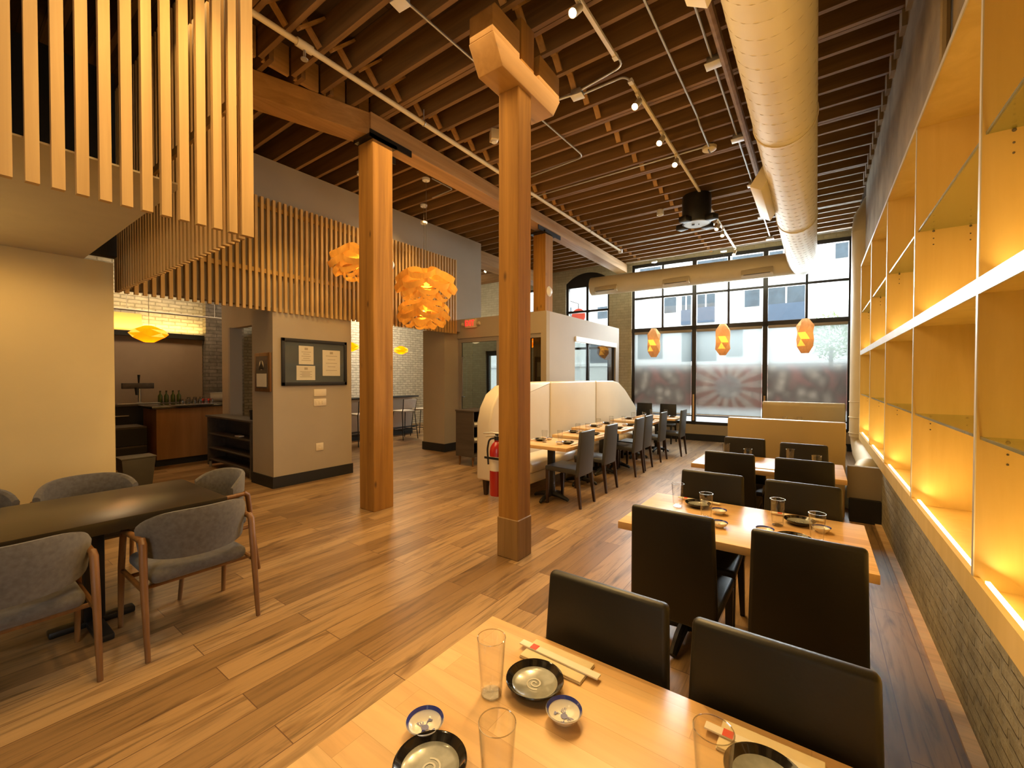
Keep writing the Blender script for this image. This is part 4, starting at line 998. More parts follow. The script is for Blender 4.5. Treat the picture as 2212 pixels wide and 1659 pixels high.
conduit('straight conduit leading to the round smoke detector', smooth([(-1.155, -3, 4.615), (-1.155, 5.30, 4.615), (-1.155, 5.40, 4.58), (-1.165, 6.0, 4.58)], .05))
conduit('conduit threading the row of junction boxes beside the duct', [(-.83, -3., 4.615), (-.845, 10.8, 4.615)])
conduit('conduit crossing over the track to the smoke detector', [(-1.22, 6.03, 4.612), (-4.0, 6.03, 4.612)])
conduit('conduit looping from the light track to the box beside the bolster', smooth([(-1.555, 3.85, 4.60), (-1.54, 3.99, 4.60), (-2.05, 4.07, 4.60)], .10))
conduit('second conduit looping from the box to the longer light track', smooth([(-2.05, 4.14, 4.60), (-1.60, 4.14, 4.60), (-1.562, 4.24, 4.60)], .06))
conduit('conduit bending behind the notched bolster toward the beam', smooth([(-2.72, 2.30, 4.61), (-2.62, 5.33, 4.61), (-3.6, 5.40, 4.61)], .12))
conduit('conduit running across above the street window', [(.5, 11.02, 4.60), (-4.1, 10.85, 4.60)])
conduit('short conduit with a bent end between the two petal pendant cords', smooth([(-4.79, 4.56, 4.61), (-4.787, 5.02, 4.61), (-5.3, 5.06, 4.61)], .06))
conduit('twin conduit from the bolster to the white junction box', [(-2.33, 4.075, 4.61), (-2.15, 4.10, 4.61)], .014)
for i, (x, y, z) in enumerate(((-.829, 4.448, 4.60), (-.833, 6.02, 4.60), (-.836, 7.57, 4.60), (-.85, 9.17, 4.60), (-.846, 10.72, 4.60))):
    t = thing('junction_box', '%s white junction box of the row beside the spiral duct, counted from the viewer' % ('first', 'second', 'third', 'fourth', 'last')[i], 'junction box', (x, y, z), group='junction boxes beside the duct')
    MB().box(-.055, .055, -.055, .055, -.025, .03, bev=.004).obj('box', 'galv', t); MB().box(-.075, .075, -.06, .06, -.034, -.025, bev=.003).obj('cover', 'whitemetal', t)
for x, y, lab in ((-2.10, 4.107, 'white junction box beside the notched bolster'), (-2.74, 2.27, 'white junction box at the top edge above the iron capped post')):
    t = thing('junction_box', lab, 'junction box', (x, y, 4.6), .1, 'lone junction boxes')
    MB().box(-.055, .055, -.055, .055, -.025, .03, bev=.004).obj('box', 'galv', t); MB().box(-.065, .065, -.055, .055, -.034, -.025, bev=.003).obj('cover', 'whitemetal', t)
t = thing('smoke_detector', 'round cream smoke detector on the joists beside the light track', 'smoke detector', (-1.175, 6.07, 4.59))
MB().lathe([(0, -.035), (.05, -.035), (.085, -.015), (.09, .02), (0, .02)], seg=32).obj('body', 'creammetal', t); MB().lathe([(0, .0), (.055, .0), (.055, .045), (0, .045)], (0, 0, .02), 24).obj('base', 'galv', t)
MB().box(-.008, .008, -.06, .06, -.042, -.034).obj('vent_slot', 'grille', t)
t = thing('alarm_strobe', 'cream alarm strobe box on the joist behind the front post', 'alarm', (-3.235, 4.12, 4.53), .9)
MB().box(-.05, .05, -.06, .06, -.055, .07, bev=.01).obj('housing', 'creammetal', t); MB().lathe([(0, -.02), (.035, -.02), (.045, 0), (0, 0)], (0, -.0, -.055), 20).obj('lens', 'whitemetal', t)
# light tracks and spots
for y0, y1, lab in ((-3.0, 3.85, 'short light track at the top edge before the bolster'), (4.22, 11.03, 'long light track running to the street window')):
    t = thing('light_track', lab, 'light track', (-1.565, y0, 4.575), group='light tracks on the joists')
    MB().box(-.018, .018, 0, y1-y0, 0, .03, bev=.002).obj('rail', 'creammetal', t)
    MB().box(-.022, .022, y1-y0-.05, y1-y0+.01, -.004, .033).obj('end_feed', 'whitemetal', t); MB().box(-.022, .022, -.01, .05, -.004, .033).obj('end_feed', 'whitemetal', t)
def mk_spot():
    t = thing('track_spotlight', 'x', 'spotlight')
    MB().box(-.016, .016, -.05, .05, -.025, 0, bev=.003).tube([(0, 0, -.02), (0, 0, -.06)], .008, 8).obj('adapter', 'creammetal', t)
    b = MB(Matrix.Translation((0, 0, -.09)) @ Matrix.Rotation(-.75, 4, 'X') @ Matrix.Rotation(.12, 4, 'Y'))
    b.lathe([(0, .06), (.028, .06), (.033, .04), (.036, -.10), (.032, -.10), (.028, -.06), (0, -.06)], seg=24); b.obj('head', 'creammetal', t)
    b = MB(Matrix.Translation((0, 0, -.09)) @ Matrix.Rotation(-.75, 4, 'X') @ Matrix.Rotation(.12, 4, 'Y'))
    b.lathe([(0, -.088), (.031, -.088)], seg=20); b.obj('lens', 'spotlens', t)
    return t
RS = Repeat(mk_spot)
WARM = (1., .67, .29)
spots = [(3.05, (-.55, .85, .7), 110, 'lit spotlight glaring at the top edge, on the short track'), (4.45, (-.5, 2.8, .7), 70, 'first lit spotlight of the long track'), (5.30, (-2.9, 4.9, .6), 60, 'second lit spotlight of the long track'), (5.95, (-.6, 4.8, .6), 60, 'third lit spotlight of the long track, before the black ceiling fixture'),
    (8.62, (-3.0, 6.8, .6), 60, 'lit spotlight just beyond the black ceiling fixture'), (8.95, (-.4, 8.2, .6), 40, 'lower of the three lit spotlights clustered beyond the black fixture'), (9.42, (-3., 8.4, .6), 55, 'upper of the three lit spotlights clustered beyond the black fixture'), (11.0, (-3.0, 9.6, .6), 25, 'last lit spotlight of the long track, against the window')]
for y, tg, en, lab in spots:
    RS.put((-1.565, y, 4.575), .3*((y*7) % 2-1), lab, 'lit track spotlights')
    light('spot_beam', 'SPOT', (-1.565, y-.06, 4.38), en*5, WARM, target=tg, spot_size=math.radians(62), spot_blend=.7, shadow_soft_size=.03)
t = thing('light_track', 'white light track in the far bay beyond the grey upper wall', 'light track', (-7.2, 7.7, 4.56), group='light tracks on the joists'); MB().box(-.018, .018, 0, 3., 0, .03, bev=.002).obj('rail', 'whitemetal', t)
RS.put((-7.2, 8.86, 4.56), 0, 'small lit spotlight in the far bay beyond the grey upper wall', 'lit track spotlights')
# drum fixture with four arms
t = thing('ceiling_drum', 'black drum fixture with four stubby arms hanging under the joists', 'ceiling fixture', (-1.65, 7.55, 4.14), .35)
MB().lathe([(0, .46), (.22, .46), (.225, .44), (.225, .02), (.215, 0), (.0, 0)], seg=48).obj('drum', 'blacksatin', t)
MB().lathe([(0, -.004), (.195, -.004), (.2, -.001)], seg=40).obj('face_plate', 'drumface', t) if False else None
M['drumface'] = plain('drum_face', (.30, .33, .35), .3, .2)
MB().lathe([(0, -.006), (.19, -.006), (.195, .0)], seg=40).obj('face_plate', 'drumface', t)
MB().box(-.07, -.03, -.02, .02, -.016, -.004).box(.03, .045, -.01, .01, -.012, -.004).obj('port', 'black', t)
for k in range(4):
    a = PI/4+PI/2*k; ca, sa = math.cos(a), math.sin(a)
    MB(Matrix.Rotation(a, 4, 'Z')).box(.20, .36, -.075, .075, -.02, .07, bev=.02).obj('arm', 'blacksatin', t)
MB().tube([(0, 0, .45), (0, 0, .52)], .03, 12).obj('stem', 'blacksatin', t)
# small can lights
for i, (x, y) in enumerate(((-2.35, 7.9),)):
    t = thing('can_light', 'small cream can light on the joists left of the black drum', 'ceiling light', (x, y, 4.60))
    MB().lathe([(0, .04), (.06, .04), (.06, -.05), (.05, -.05), (.045, .0), (0, 0)], seg=24).obj('can', 'whitemetal', t)

# ------------------------------------------------------------------ signs, frames, plates
t = thing('exit_sign', 'red lit EXIT sign on the vestibule front', 'exit sign', (-5.94, VY0, 2.72))
MB().box(-.15, .15, -.05, 0, -.095, .095, bev=.006).obj('housing', 'exitbox', t)
text_mesh('lettering', 'EXIT', .165, 'exitred', Matrix.Translation((-.02, -.053, 0)) @ Matrix.Rotation(PI/2, 4, 'X') @ Matrix.Scale(.70, 4, (1, 0, 0)), t)
for s in (-1, 1): MB().lathe([(0, 0), (.03, 0), (.038, .05), (0, .06)], seg=16).obj('emergency_lamp', 'exitbox', t).matrix_local = Matrix.Translation((s*.19, -.03, -.02)) @ Matrix.Rotation(s*PI/2.4, 4, 'Y')
light('exit_glow', 'POINT', (-5.94, VY0-.14, 2.60), .35, (1, .06, .04), shadow_soft_size=.08)
t = thing('certificate_frame', 'wide black frame holding three paper certificates on the pier', 'picture frame', (-6.22, 3.507, 1.80), PI/2)
# local x runs to the right as seen, local y points into the wall
b = MB(); fw, fh = .515, .345
b.box(-fw, fw, -.03, 0, fh-.05, fh, bev=.004).box(-fw, fw, -.03, 0, -fh, -fh+.05, bev=.004).box(-fw, -fw+.045, -.03, 0, -fh, fh, bev=.004).box(fw-.045, fw, -.03, 0, -fh, fh, bev=.004)
b.obj('frame', 'black', t); MB().box(-fw+.04, fw-.04, -.012, 0, -fh+.04, fh-.04).obj('mount', 'mat', t)
for x0, x1, z0, z1, seal in ((-.265, -.04, -.03, .245, 1), (-.30, -.015, -.265, -.05, 0), (.105, .40, -.20, .20, 2)):
    p = MB().box(x0, x1, -.016, -.012, z0, z1).obj('certificate', 'certpaper', t)
    b = MB(); nl = 5
    for i in range(nl):
        z = z1-.09-(z1-z0-.12)*i/nl; w2 = (x1-x0)*(.22 if i % 2 else .32); xc = (x0+x1)/2
        b.box(xc-w2, xc+w2, -.0175, -.016, z-.004, z+.004)
    b.lathe([(0, 0), (.02, 0)], seg=14) if False else None
    b.box((x0+x1)/2-.025, (x0+x1)/2+.025, -.0175, -.016, z1-.06, z1-.025)
    b.obj('writing', 'ink', p)
MB().quad([(-fw+.045, -.022, -fh+.05), (fw-.045, -.022, -fh+.05), (fw-.045, -.022, fh-.05), (-fw+.045, -.022, fh-.05)]).obj('glazing', 'glass', t)
t = thing('award_plaque', 'narrow brown wooden plaque with an emblem over a gold paper, by the passage', 'plaque', (-6.485, 2.88, 1.65))
MB().box(-.235, .235, -.03, 0, -.28, .28, bev=.01).obj('frame', 'walnut', t)
MB().box(-.18, .18, -.034, -.028, -.23, .23).obj('mount', 'cabwood', t)
MB().box(-.15, .15, -.037, -.034, -.21, -.02).obj('certificate', 'certpaper', t)
b = MB(); b.lathe([(0, 0), (.07, 0)], seg=20); e = b.obj('emblem', 'plate', t); e.matrix_local = Matrix.Translation((0, -.036, .10)) @ Matrix.Rotation(PI/2, 4, 'X')
b = MB(); b.prism([(-.07, -.05), (.07, -.05), (.05, 0), (.02, .03), (0, .09), (-.02, .03), (-.05, 0)], -.041, -.037, 'y'); b.obj('figure', 'bottledark', t).location = (0, 0, .09)
for i, (z, y, w, h, lab, nm) in enumerate(((1.342, 3.576, .10, .055, 'upper blank cream wall plate under the certificate frame', 'wall_plate'), (1.192, 3.575, .10, .055, 'cream switch plate right under the blank plate', 'light_switch'), (.507, 3.564, .06, .058, 'cream outlet plate low on the certificate pier', 'wall_outlet'))):
    t = thing(nm, lab, ('wall plate', 'light switch', 'outlet')[i], (-6.22, y, z), PI/2)
    MB().box(-w, w, -.008, 0, -h, h, bev=.003).obj('plate', 'plate', t)
    if i == 1:
        for k in range(3): MB().box(-.06+.05*k-.012, -.06+.05*k+.012, -.013, -.008, -.03, .02, bev=.002).obj('rocker', 'plate', t)
    if i == 2:
        for k in (-1, 1): MB().box(-.02, .02, -.011, -.008, k*.025-.014, k*.025+.014, bev=.002).obj('socket', 'plate', t)
# bell on the post
t = thing('alarm_bell', 'round pale alarm dome peeping past the rear edge of the iron capped post', 'alarm bell', (-4.245, 3.34, 2.95), 0)
MB().lathe([(0, .05), (.05, .035), (.07, .0), (0, 0)], seg=24).obj('dome', 'whitemetal', t).matrix_local = Matrix.Rotation(-PI/2, 4, 'X')
t = thing('alarm_bell', 'round pale alarm dome on the side of the distant post', 'alarm bell', (-4.23, 7.12, 3.25), 0)
MB().lathe([(0, .05), (.06, .035), (.10, .0), (0, 0)], seg=24).obj('dome', 'whitemetal', t).matrix_local = Matrix.Rotation(PI/2, 4, 'Y')

# ------------------------------------------------------------------ fire extinguisher, console
t = thing('fire_extinguisher', 'red fire extinguisher hung on the far side of the front fir post', 'fire extinguisher', (-2.375, 3.07, .50))
MB().box(.075, .095, -.03, .03, .10, .50).box(-.083, .08, -.083, -.079, .34, .36).obj('wall_bracket', 'blacksatin', t)
MB().lathe([(0, 0), (.064, 0), (.068, .012), (.068, .40), (.062, .44), (.042, .475), (.024, .49), (.024, .51), (0, .51)], seg=32).obj('cylinder', 'extred', t)
MB().lathe([(.0685, .23), (.0692, .23), (.0692, .36), (.0685, .36)], seg=32).obj('paper_label', 'certpaper', t)
MB().lathe([(0, .505), (.026, .505), (.026, .54), (0, .54)], seg=16).box(-.015, .015, -.01, .01, .535, .565).obj('valve', 'blacksatin', t)
MB().tube([(.02, 0, .565), (-.05, -.02, .570), (-.12, -.05, .565)], .008, 8).tube([(.02, 0, .543), (-.06, -.02, .540), (-.10, -.04, .535)], .007, 8).obj('handle', 'steel', t)
MB().tube(smooth([(-.01, -.02, .525), (-.06, -.04, .515), (-.078, -.045, .42), (-.07, -.04, .28)], .03), .009, 8).obj('hose', 'black', t)
t = thing('console_cabinet', 'dark wood console with open shelves beside the vestibule door', 'cabinet', (-5.07, 5.85, 0))
MB().box(-.21, -.18, -.24, .24, .17, .97).box(-.21, .20, -.24, -.215, .17, .97).box(-.21, .20, .215, .24, .17, .97).obj('carcass', 'cabwood', t)
MB().box(-.22, .21, -.25, .25, .97, 1.0, bev=.004).obj('top', 'cabwood', t)
for z in (.17, .42, .70): MB().box(-.18, .20, -.215, .215, z, z+.025).obj('shelf', 'cabwood', t)
for x in (-.16, .15):
    for y in (-.19, .19): MB().bar((x, y, 0), (x, y, .17), .012, .022, 10).obj('leg', 'walnut', t)
for i, (z, lab) in enumerate(((.725, 'stack of white menus on the upper shelf of the console'), (.445, 'stack of white menus on the lower shelf of the console'))):
    o = MB().box(-5.16, -4.93, 5.72, 5.98, z+.001, z+.035, bev=.003).obj('menu_stack', 'paper'); tag(o, lab, 'menus', 'menus in the console')

# ------------------------------------------------------------------ bar area
t = thing('bar_counter', 'wood fronted bar counter with a black top and toe kick', 'bar counter', (-9.34, 2.9, 0))
MB().box(-.75, 0, -.53, .62, .12, 1.02).obj('front_panel', 'counterwood', t)
MB().box(-.80, .05, -.60, .66, 1.02, 1.065, bev=.004).obj('worktop', 'blackgloss', t)
MB().box(-.75, -.05, -.53, .62, 0, .12).obj('toe_kick', 'black', t)
t = thing('back_bar', 'black back bar counter under the brown panel', 'bar counter', (-11.02, 2.2, 0))
MB().box(.01, .50, -1.8, 1.95, 0, 1.02).obj('base_unit', 'black', t); MB().box(.01, .52, -1.8, 1.95, 1.02, 1.06, bev=.004).obj('worktop', 'cabwood', t)
for y in (-1.1, -.3): MB().box(.50, .515, y-.36, y+.36, .84, .855).obj('handle', 'steel', t)
for i, z in enumerate((.35, .68)):
    o = thing('under_shelf', ('lower', 'upper')[i]+' dark shelf of the open black station left of the bar counter', 'shelf', (-9.9, 1.75, z)); MB().box(-.3, .3, -.6, .55, 0, .03).obj('board', 'cabwood', o)
    for s in (-1, 1): MB().box(s*.29-.01, s*.29+.01, -.6, .55, -z if i == 0 else -.29, 0).obj('side', 'black', o)
t = thing('beer_tap', 'beer tap tower with a wide black bar on a chrome stem', 'beer tap', (-10.75, 2.47, 1.06))
MB().lathe([(0, 0), (.07, 0), (.06, .015), (.025, .03), (.022, .30), (0, .30)], seg=20).obj('stem', 'steel', t)
MB().box(-.04, .04, -.26, .22, .29, .40, bev=.008).obj('crossbar', 'cabwood', t)
MB().box(-.10, .10, -.34, .30, 0, .012, bev=.003).obj('drip_tray', 'steel', t)
for y in (-.02,): MB().bar((.05, y, .40), (.06, y, .56), .012, .022, 10).obj('tap_handle', 'black', t)
for y in (-.06,): MB().bar((.07, y, .31), (.09, y, .17), .03, .02, 10).obj('faucet', 'black', t)
def bottle(mat, h): 
    def f():
        t = thing('bottle', 'x', 'bottle'); MB().lathe([(0, 0), (.036, 0), (.038, .01), (.038, h*.6), (.030, h*.70), (.014, h*.80), (.014, h), (0, h)], seg=20).obj('body', mat, t); MB().lathe([(0, h), (.016, h), (.016, h+.02), (0, h+.02)], seg=12).obj('cap', 'bottledark', t); return t
    return f
RBt = Repeat(bottle('green', .22))
for i, (x, y) in enumerate(((-10.78, 2.80), (-10.78, 2.90), (-10.82, 3.02), (-10.82, 3.12))):
    RBt.put((x, y, 1.06), 0, ('green bottle on the back bar, first from the beer tap', 'green bottle on the back bar, second from the beer tap', 'dark bottle on the back bar, third from the beer tap', 'dark bottle on the back bar, last before the upturned glasses')[i], 'bottles on the back bar')
def mk_short():
    t = thing('upturned_glass', 'x', 'glass'); MB().lathe([(0, .095), (.028, .095), (.031, .09), (.036, .0), (.034, .0), (.028, .084), (0, .086)], seg=20).obj('body', 'rimglass', t); return t
RSh = Repeat(mk_short)
wd = ('first', 'second', 'third', 'fourth', 'fifth', 'sixth')
o = tag(MB().box(-9.62, -9.36, 2.72, 3.30, 1.066, 1.074).obj('bar_mat', 'steel'), 'pale rubber bar mat on the wood fronted counter', 'bar mat')
for i in range(6): RSh.put((-9.48, 2.77+.095*i, 1.075), 0, '%s upturned glass on the bar mat, counted from the beer tap' % wd[i], 'upturned glasses on the bar mat')
for i in range(3): RSh.put((-10.72, 3.26+.11*i, 1.061), 0, '%s taller standing glass on the back bar beyond the bottles' % wd[i], 'glasses on the back bar')
t = thing('glass_washer', 'low steel topped washer tray at the pilaster end of the bar', 'tray', (-10.78, 3.84, 1.06)); MB().box(-.15, .15, -.22, .30, 0, .16, bev=.01).obj('body', 'galv', t); MB().box(-.16, .16, -.23, .31, .16, .18, bev=.004).obj('lid', 'steel', t)
o = tag(MB().box(-10.62, -10.5, 3.45, 3.62, 1.061, 1.12, bev=.02).obj('red_cloth', 'red'), 'small red cloth on the back bar by the washer tray', 'cloth')
o = tag(MB().tube([(-10.3, .4, 2.82), (-10.3, 4.5, 2.82)], .018, 8).tube([(-10.3, 2.2, 2.82), (-10.3, 2.2, 4.64)], .005, 6).tube([(-10.3, 3.6, 2.82), (-10.3, 3.6, 4.64)], .005, 6).obj('hanging_rail', 'whitemetal'), 'thin pale rail hung above the bar on rods', 'rail')
t = thing('service_cabinet', 'open fronted dark service cabinet standing in the passage opening', 'cabinet', (-7.86, 3.07, 0))
MB().box(-.86, .84, -.02, .14, .10, .13).box(-.86, .84, .12, .15, .10, .88).obj('carcass', 'cabwood', t)
MB().box(-.86, -.83, -.15, .14, .04, .88).obj('side_panel', 'cabwood', t); MB().box(.80, .84, -.15, .14, .04, .88).obj('side_panel', 'cabwood', t)
MB().box(-.88, .86, -.17, .16, .88, .91, bev=.003).obj('top', 'cabwood', t)
for z in (.13, .33, .58): MB().box(-.83, .80, -.14, .12, z, z+.02).obj('shelf', 'cabwood', t)
for x in (-.8, .78): MB().box(x-.015, x+.015, -.14, -.11, 0, .10).obj('leg', 'galv', t)
o = tag(MB().box(-7.75, -7.6, 2.98, 3.06, .602, .62).obj('folded_cloth', 'paper'), 'small white cloth on the service cabinet shelf', 'cloth')
o = tag(MB().lathe([(0, .911), (.07, .911), (.08, 1.06), (.07, 1.06), (.06, .92), (0, .92)], (-7.2, 3.06, 0), 20).obj('black_pot', 'black'), 'black pot on top of the service cabinet', 'pot')

# ------------------------------------------------------------------ alcove with the whitewashed brick
t = thing('bar_ledge', 'half wall with a black bar top before the whitewashed brick', 'bar counter', (-9.32, 7.0, 0))
MB().box(-.16, 0, -1.9, 1.1, 0, 1.03).obj('half_wall', 'greigelt', t); MB().box(-.30, .12, -1.95, 1.25, 1.03, 1.065, bev=.003).obj('bar_top', 'black', t)
MB().box(-.175, .015, -1.9, 1.11, 0, .15).obj('base_strip', 'black', t); MB().tube([(.14, -1.8, .22), (.14, 1.2, .22)], .02, 8).obj('foot_rail', 'black', t)
def mk_stool():
    t = thing('bar_stool', 'x', 'bar stool')
    MB().hexa([(-.20, -.19, .70), (.20, -.19, .70), (.21, .20, .70), (-.21, .20, .70)], [(-.21, -.20, .735), (.21, -.20, .735), (.22, .21, .735), (-.22, .21, .735)], bev=.012).obj('seat', 'whitemetal', t)
    MB().hexa([(-.20, -.22, .80), (.20, -.22, .80), (.20, -.20, .80), (-.20, -.20, .80)], [(-.21, -.26, 1.02), (.21, -.26, 1.02), (.21, -.24, 1.02), (-.21, -.24, 1.02)], bev=.008).obj('backrest', 'whitemetal', t)
    for s in (-1, 1):
        MB().tube([(s*.24, -.26, 0), (s*.20, -.18, .70), (s*.20, -.215, .80), (s*.215, -.25, 1.03)], .011, 8).obj('leg', 'black', t)
        MB().tube([(s*.23, .24, 0), (s*.19, .17, .70)], .011, 8).obj('leg', 'black', t)
        MB().tube([(s*.228, -.235, .24), (s*.222, .215, .24)], .009, 8).obj('rung', 'black', t)
    MB().tube([(-.222, .215, .24), (.222, .215, .24)], .009, 8).tube([(-.228, -.235, .24), (.228, -.235, .24)], .009, 8).obj('foot_ring', 'black', t)
    return t
RSt = Repeat(mk_stool)
for x, y, rz, lab in ((-8.62, 5.95, PI/2, 'white bar stool with black wire legs, half hidden by the certificate pier'), (-8.62, 7.22, PI/2, 'white bar stool with black wire legs, just beyond the iron capped post'), (-8.75, 7.98, PI/2+.3, 'white bar stool turned slightly, beside the pilaster edge'), (-9.35, 9.0, PI/2, 'farthest white bar stool, past the end of the half wall')):
    RSt.put((x, y, 0), rz, lab, 'white bar stools in the alcove')
t = thing('light_tube', 'vertical white light tube seen through the vestibule window', 'lamp', (-5.9, 10.2, 1.2)); MB().tube([(0, 0, 0), (0, 0, .95)], .04, 16).obj('tube', 'whiteled', t); MB().lathe([(0, -1.2), (.1, -1.2), (.1, -1.17), (.012, -1.16), (.012, 0), (0, 0)], seg=16).obj('stand', 'black', t)

# ------------------------------------------------------------------ outside
struct(MB().box(-40, 30, 12.0, 60, -.35, -.15).obj('ground', 'street'))
t = thing('facade_building', 'white stucco building with blue dark windows across the street', 'building', (-4, 22, 0))
MB().box(-26, 22, .05, 5, -.3, 15).obj('wall', 'facade', t)
for x0, x1, z0, z1 in ((-6.35, -5.74, 4.85, 5.64), (-2.71, -2.12, 4.82, 5.65), (.58, 1.03, 6.5, 7.12), (-9.95, -9.39, 4.85, 5.5), (-7.57, -6.51, 6.81, 7.4), (-4.76, -3.44, 6.79, 7.5), (-3.23, -2.0, 6.74, 7.4), (-1.75, -1.25, 6.88, 7.4), (-5.45, -3.88, 2.39, 3.88), (-3.45, -2.77, 2.57, 3.79), (-7.66, -6.4, 2.56, 3.82), (-10.4, -9.3, 2.4, 3.8), (-12.6, -11.6, 4.85, 5.65), (-15, -14, 4.85, 5.65)):
    MB().box(x0+4, x1+4, 0, .06, z0, z1).obj('window', 'facwin', t)
for x0, x1, z0, z1 in ((-5.46, -5.04, 4.18, 5.65), (-4.75, -3.96, 4.24, 5.64), (-1.79, -.43, 4.10, 5.63)):
    w = MB().box(x0+4, x1+4, 0, .06, z0+.7, z1).obj('window', 'facwin', t)
    MB().box((x0+x1)/2+3.97, (x0+x1)/2+4.03, -.03, .05, z0+.7, z1).obj('window_post', 'facade', w)
    MB().box(x0+4, x1+4, -.15, .06, z0, z0+.72).obj('balcony', 'balcony', t)
MB().box(-22, 22, -.06, .06, 2.2, 2.36).obj('cornice', 'facade', t)
t = thing('street_tree', 'bright green street tree outside the right window bay', 'tree', (.35, 16.2, -.2))
b = MB(); rnd = random.Random(3)
for i in range(900):
    a, e, r = rnd.uniform(0, 2*PI), math.acos(rnd.uniform(-1, 1)), rnd.uniform(.3, 1.)**.5
    c = V(math.cos(a)*math.sin(e)*.62*r, math.sin(a)*math.sin(e)*.62*r, 3.05+math.cos(e)*.75*r)
    d1 = V(rnd.uniform(-1, 1), rnd.uniform(-1, 1), rnd.uniform(-1, 1)).normalized()*.06; d2 = d1.orthogonal().normalized()*.035
    b._merge(tri([c-d1, c+d2, c+d1])) if i % 2 else b._merge(tri([c-d1, c-d2, c+d1]))
b.obj('crown', 'treegreen', t); MB().bar((0, 0, 0), (0, 0, 2.7), .08, .05).obj('trunk', 'bark', t)
t = thing('blade_sign', 'round red sign disc outside the arched window', 'sign', (-6.42, 12.7, 3.62))
MB().lathe([(0, .03), (.24, .03), (.24, -.03), (0, -.03)], seg=32).obj('disc', 'signred', t).matrix_local = Matrix.Rotation(PI/2, 4, 'X')
MB().tube([(0, 0, .24), (0, 0, .4), (0, -.75, .4)], .015, 8).obj('bracket', 'winblack', t)

# ------------------------------------------------------------------ light
w = bpy.data.worlds.new('World'); S.world = w; w.use_nodes = True
nt = w.node_tree; nt.nodes.clear()
bg = nt.nodes.new('ShaderNodeBackground'); ow = nt.nodes.new('ShaderNodeOutputWorld')
bg.inputs[0].default_value = (.80, .91, 1., 1); bg.inputs[1].default_value = 5.5
L(nt, bg.outputs[0], ow.inputs[0])
# daylight through the street window
def wpt(u, n, z): return tuple(WM @ Vector((u, n, z)))
for i, (a, c) in enumerate(bays):
    m = (a+c)/2
    light('sky_light', 'AREA', wpt(m, .9, 3.9), (150, 230, 260)[i], (.74, .87, 1.), target=wpt(m, -4, 0.2), shape='RECTANGLE', size=1.5, size_y=1.7)
    light('sky_light_low', 'AREA', wpt(m, .7, 1.7), 5, (.78, .90, 1.), target=wpt(m, -3, .9), shape='RECTANGLE', size=1.5, size_y=2.0)
light('sky_light_arch', 'AREA', wpt(-3.2, .7, 3.5), 45, (.78, .90, 1.), target=wpt(-3.2, -3, 1.), shape='RECTANGLE', size=1.2, size_y=1.6)
# warm ceiling lamps of the room (the ones behind and beside the viewer)
def spot(loc, tg, en, size=75, col=WARM, soft=.05, blend=.8):
    light('ceiling_spot', 'SPOT', loc, en, col, target=tg, spot_size=math.radians(size), spot_blend=blend, shadow_soft_size=soft)
spot((-1.565, 1.6, 4.4), (-3.1, 1.0, 2.6), 200, 70)
spot((-1.565, .4, 4.4), (-3.1, -.2, 3.0), 190, 80)
spot((-2.6, .6, 4.4), (-2.6, 1.9, 0), 330, 75)
spot((-3.55, 4.9, 4.45), (-3.9, 4.4, 0), 260, 80)
spot((-3.6, 1.9, 4.4), (-3.3, 2.6, 0), 190, 70)
spot((-1.565, -.6, 4.4), (-.7, .4, .7), 240, 70)
spot((-1.565, 2.2, 4.4), (-.3, 1.6, .5), 240, 80)
spot((-3.9, .2, 2.66), (-3.75, .75, .7), 38, 90)
spot((-4.9, .2, 2.66), (-5.6, .4, 0.9), 58, 140)
light('niche_cove', 'AREA', (-5.55, -.6, 2.40), 60, (1., .62, .20), target=(-5.2, -.6, 2.75), shape='RECTANGLE', size=.1, size_y=2.6)
spot((-5.0, 2.5, 4.5), (-6.2, 3.6, 1.4), 240, 60)
spot((-5.3, 5.2, 4.5), (-6.2, 4.6, 3.0), 160, 90)
spot((-7.6, 1.9, 4.5), (-7.9, 2.6, 0), 110, 80)
bu = light('bar_uplight', 'AREA', (-11.07, 2.05, 2.53), 52, (1., .68, .20), shape='RECTANGLE', size=3.1, size_y=.05)
z_ = -Vector((-.12, 0, .55)).normalized(); x_ = Vector((0, 1, 0)); bu.rotation_euler = Matrix((x_, z_.cross(x_), z_)).transposed().to_euler()
light('bar_downlight', 'AREA', (-10.0, 2.6, 3.9), 65, (1., .72, .42), target=(-10.6, 2.8, 1.), shape='DISK', size=.5)
light('alcove_light', 'AREA', (-9.6, 7.6, 4.3), 300, (1., .86, .62), target=(-10.6, 7.6, 1.4), shape='DISK', size=.9)
light('vestibule_light', 'POINT', (-5.3, 8.6, 2.3), 16, (1., .85, .65), shadow_soft_size=.15)
light('kitchen_light', 'POINT', (-8., 4.4, 2.7), 10, (1., .75, .4), shadow_soft_size=.15)
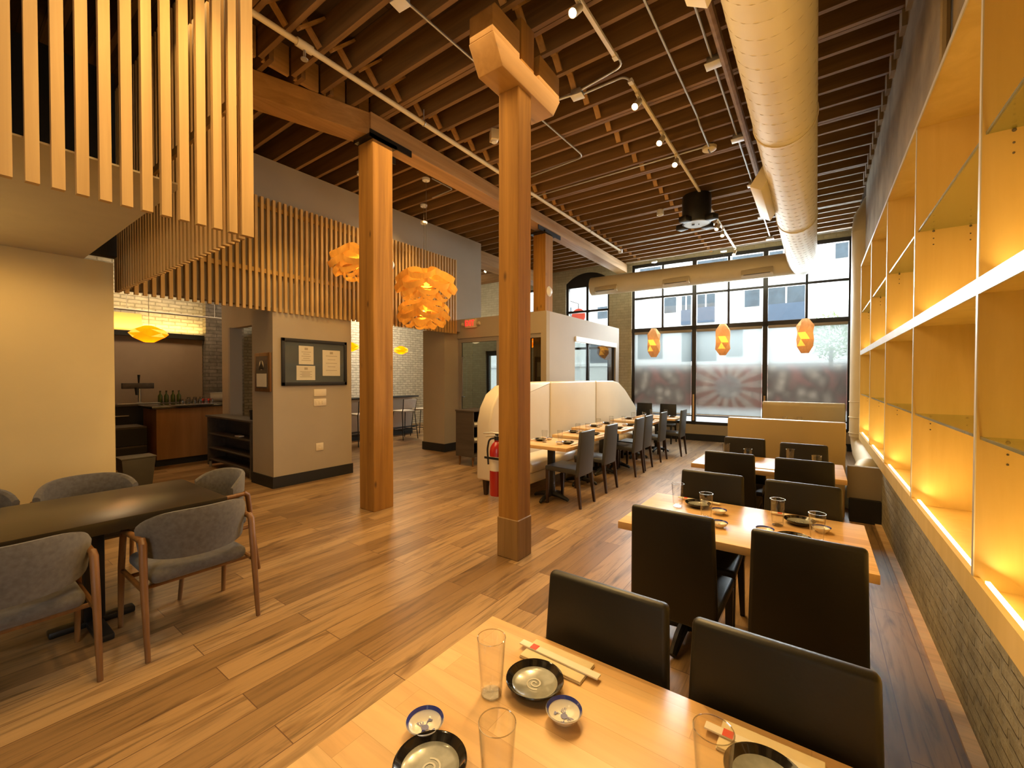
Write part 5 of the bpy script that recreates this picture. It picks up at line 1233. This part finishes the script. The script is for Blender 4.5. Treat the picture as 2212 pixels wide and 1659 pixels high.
light('far_left_light', 'POINT', (-8.6, 9.6, 4.0), 60, (1., .9, .75), shadow_soft_size=.2)
light('ambient_fill', 'AREA', (-2.9, 3.6, 4.3), 300, (1., .68, .31), target=(-2.9, 3.6, 0), shape='RECTANGLE', size=2.6, size_y=5.)  # added fill panel imitating bounced warm light, no fixture of the room
for p_, e_ in (((-3.0, 1.6, 2.9), 40), ((-3.2, 4.6, 2.9), 65), ((-2.2, 7.6, 2.9), 55), ((-.9, 2.6, 2.9), 45)):
    light('soft_fill', 'POINT', p_, e_, (1., .66, .30), shadow_soft_size=.5)  # added unseen fill points in mid-room, no lamps hang here

# ------------------------------------------------------------------ camera and colour
cam = bpy.data.cameras.new('camera'); co = bpy.data.objects.new('camera', cam); C.objects.link(co); S.camera = co
cam.sensor_fit = 'HORIZONTAL'; cam.sensor_width = 36.; cam.lens = 915./2212*36.; cam.clip_start = .03
yaw, pit, rol = -.6233, -.0155, .0015
fw = V(math.sin(yaw), math.cos(yaw), 0); rt = V(math.cos(yaw), -math.sin(yaw), 0); up = V(0, 0, 1)
f2 = fw*math.cos(pit)+up*math.sin(pit); u2 = up*math.cos(pit)-fw*math.sin(pit)
r2 = rt*math.cos(rol)+u2*math.sin(rol); u3 = u2*math.cos(rol)-rt*math.sin(rol)
co.matrix_world = Matrix.Translation((0, 0, 1.58)) @ Matrix((r2, u3, -f2)).transposed().to_4x4()
S.view_settings.view_transform = 'Standard'
S.view_settings.exposure = .12
try:
    S.view_settings.use_white_balance = True; S.view_settings.white_balance_temperature = 7400.; S.view_settings.white_balance_tint = 10.
except Exception: pass
S.cycles.max_bounces = 5; S.cycles.diffuse_bounces = 3; S.cycles.glossy_bounces = 2; S.cycles.transmission_bounces = 2; S.cycles.transparent_max_bounces = 10
S.cycles.caustics_reflective = False; S.cycles.caustics_refractive = False
S.cycles.sample_clamp_indirect = 4.; S.cycles.sample_clamp_direct = 0.
S.cycles.use_adaptive_sampling = True; S.cycles.adaptive_threshold = .05
S.cycles.use_denoising = True
try: S.cycles.use_light_tree = False
except Exception: pass
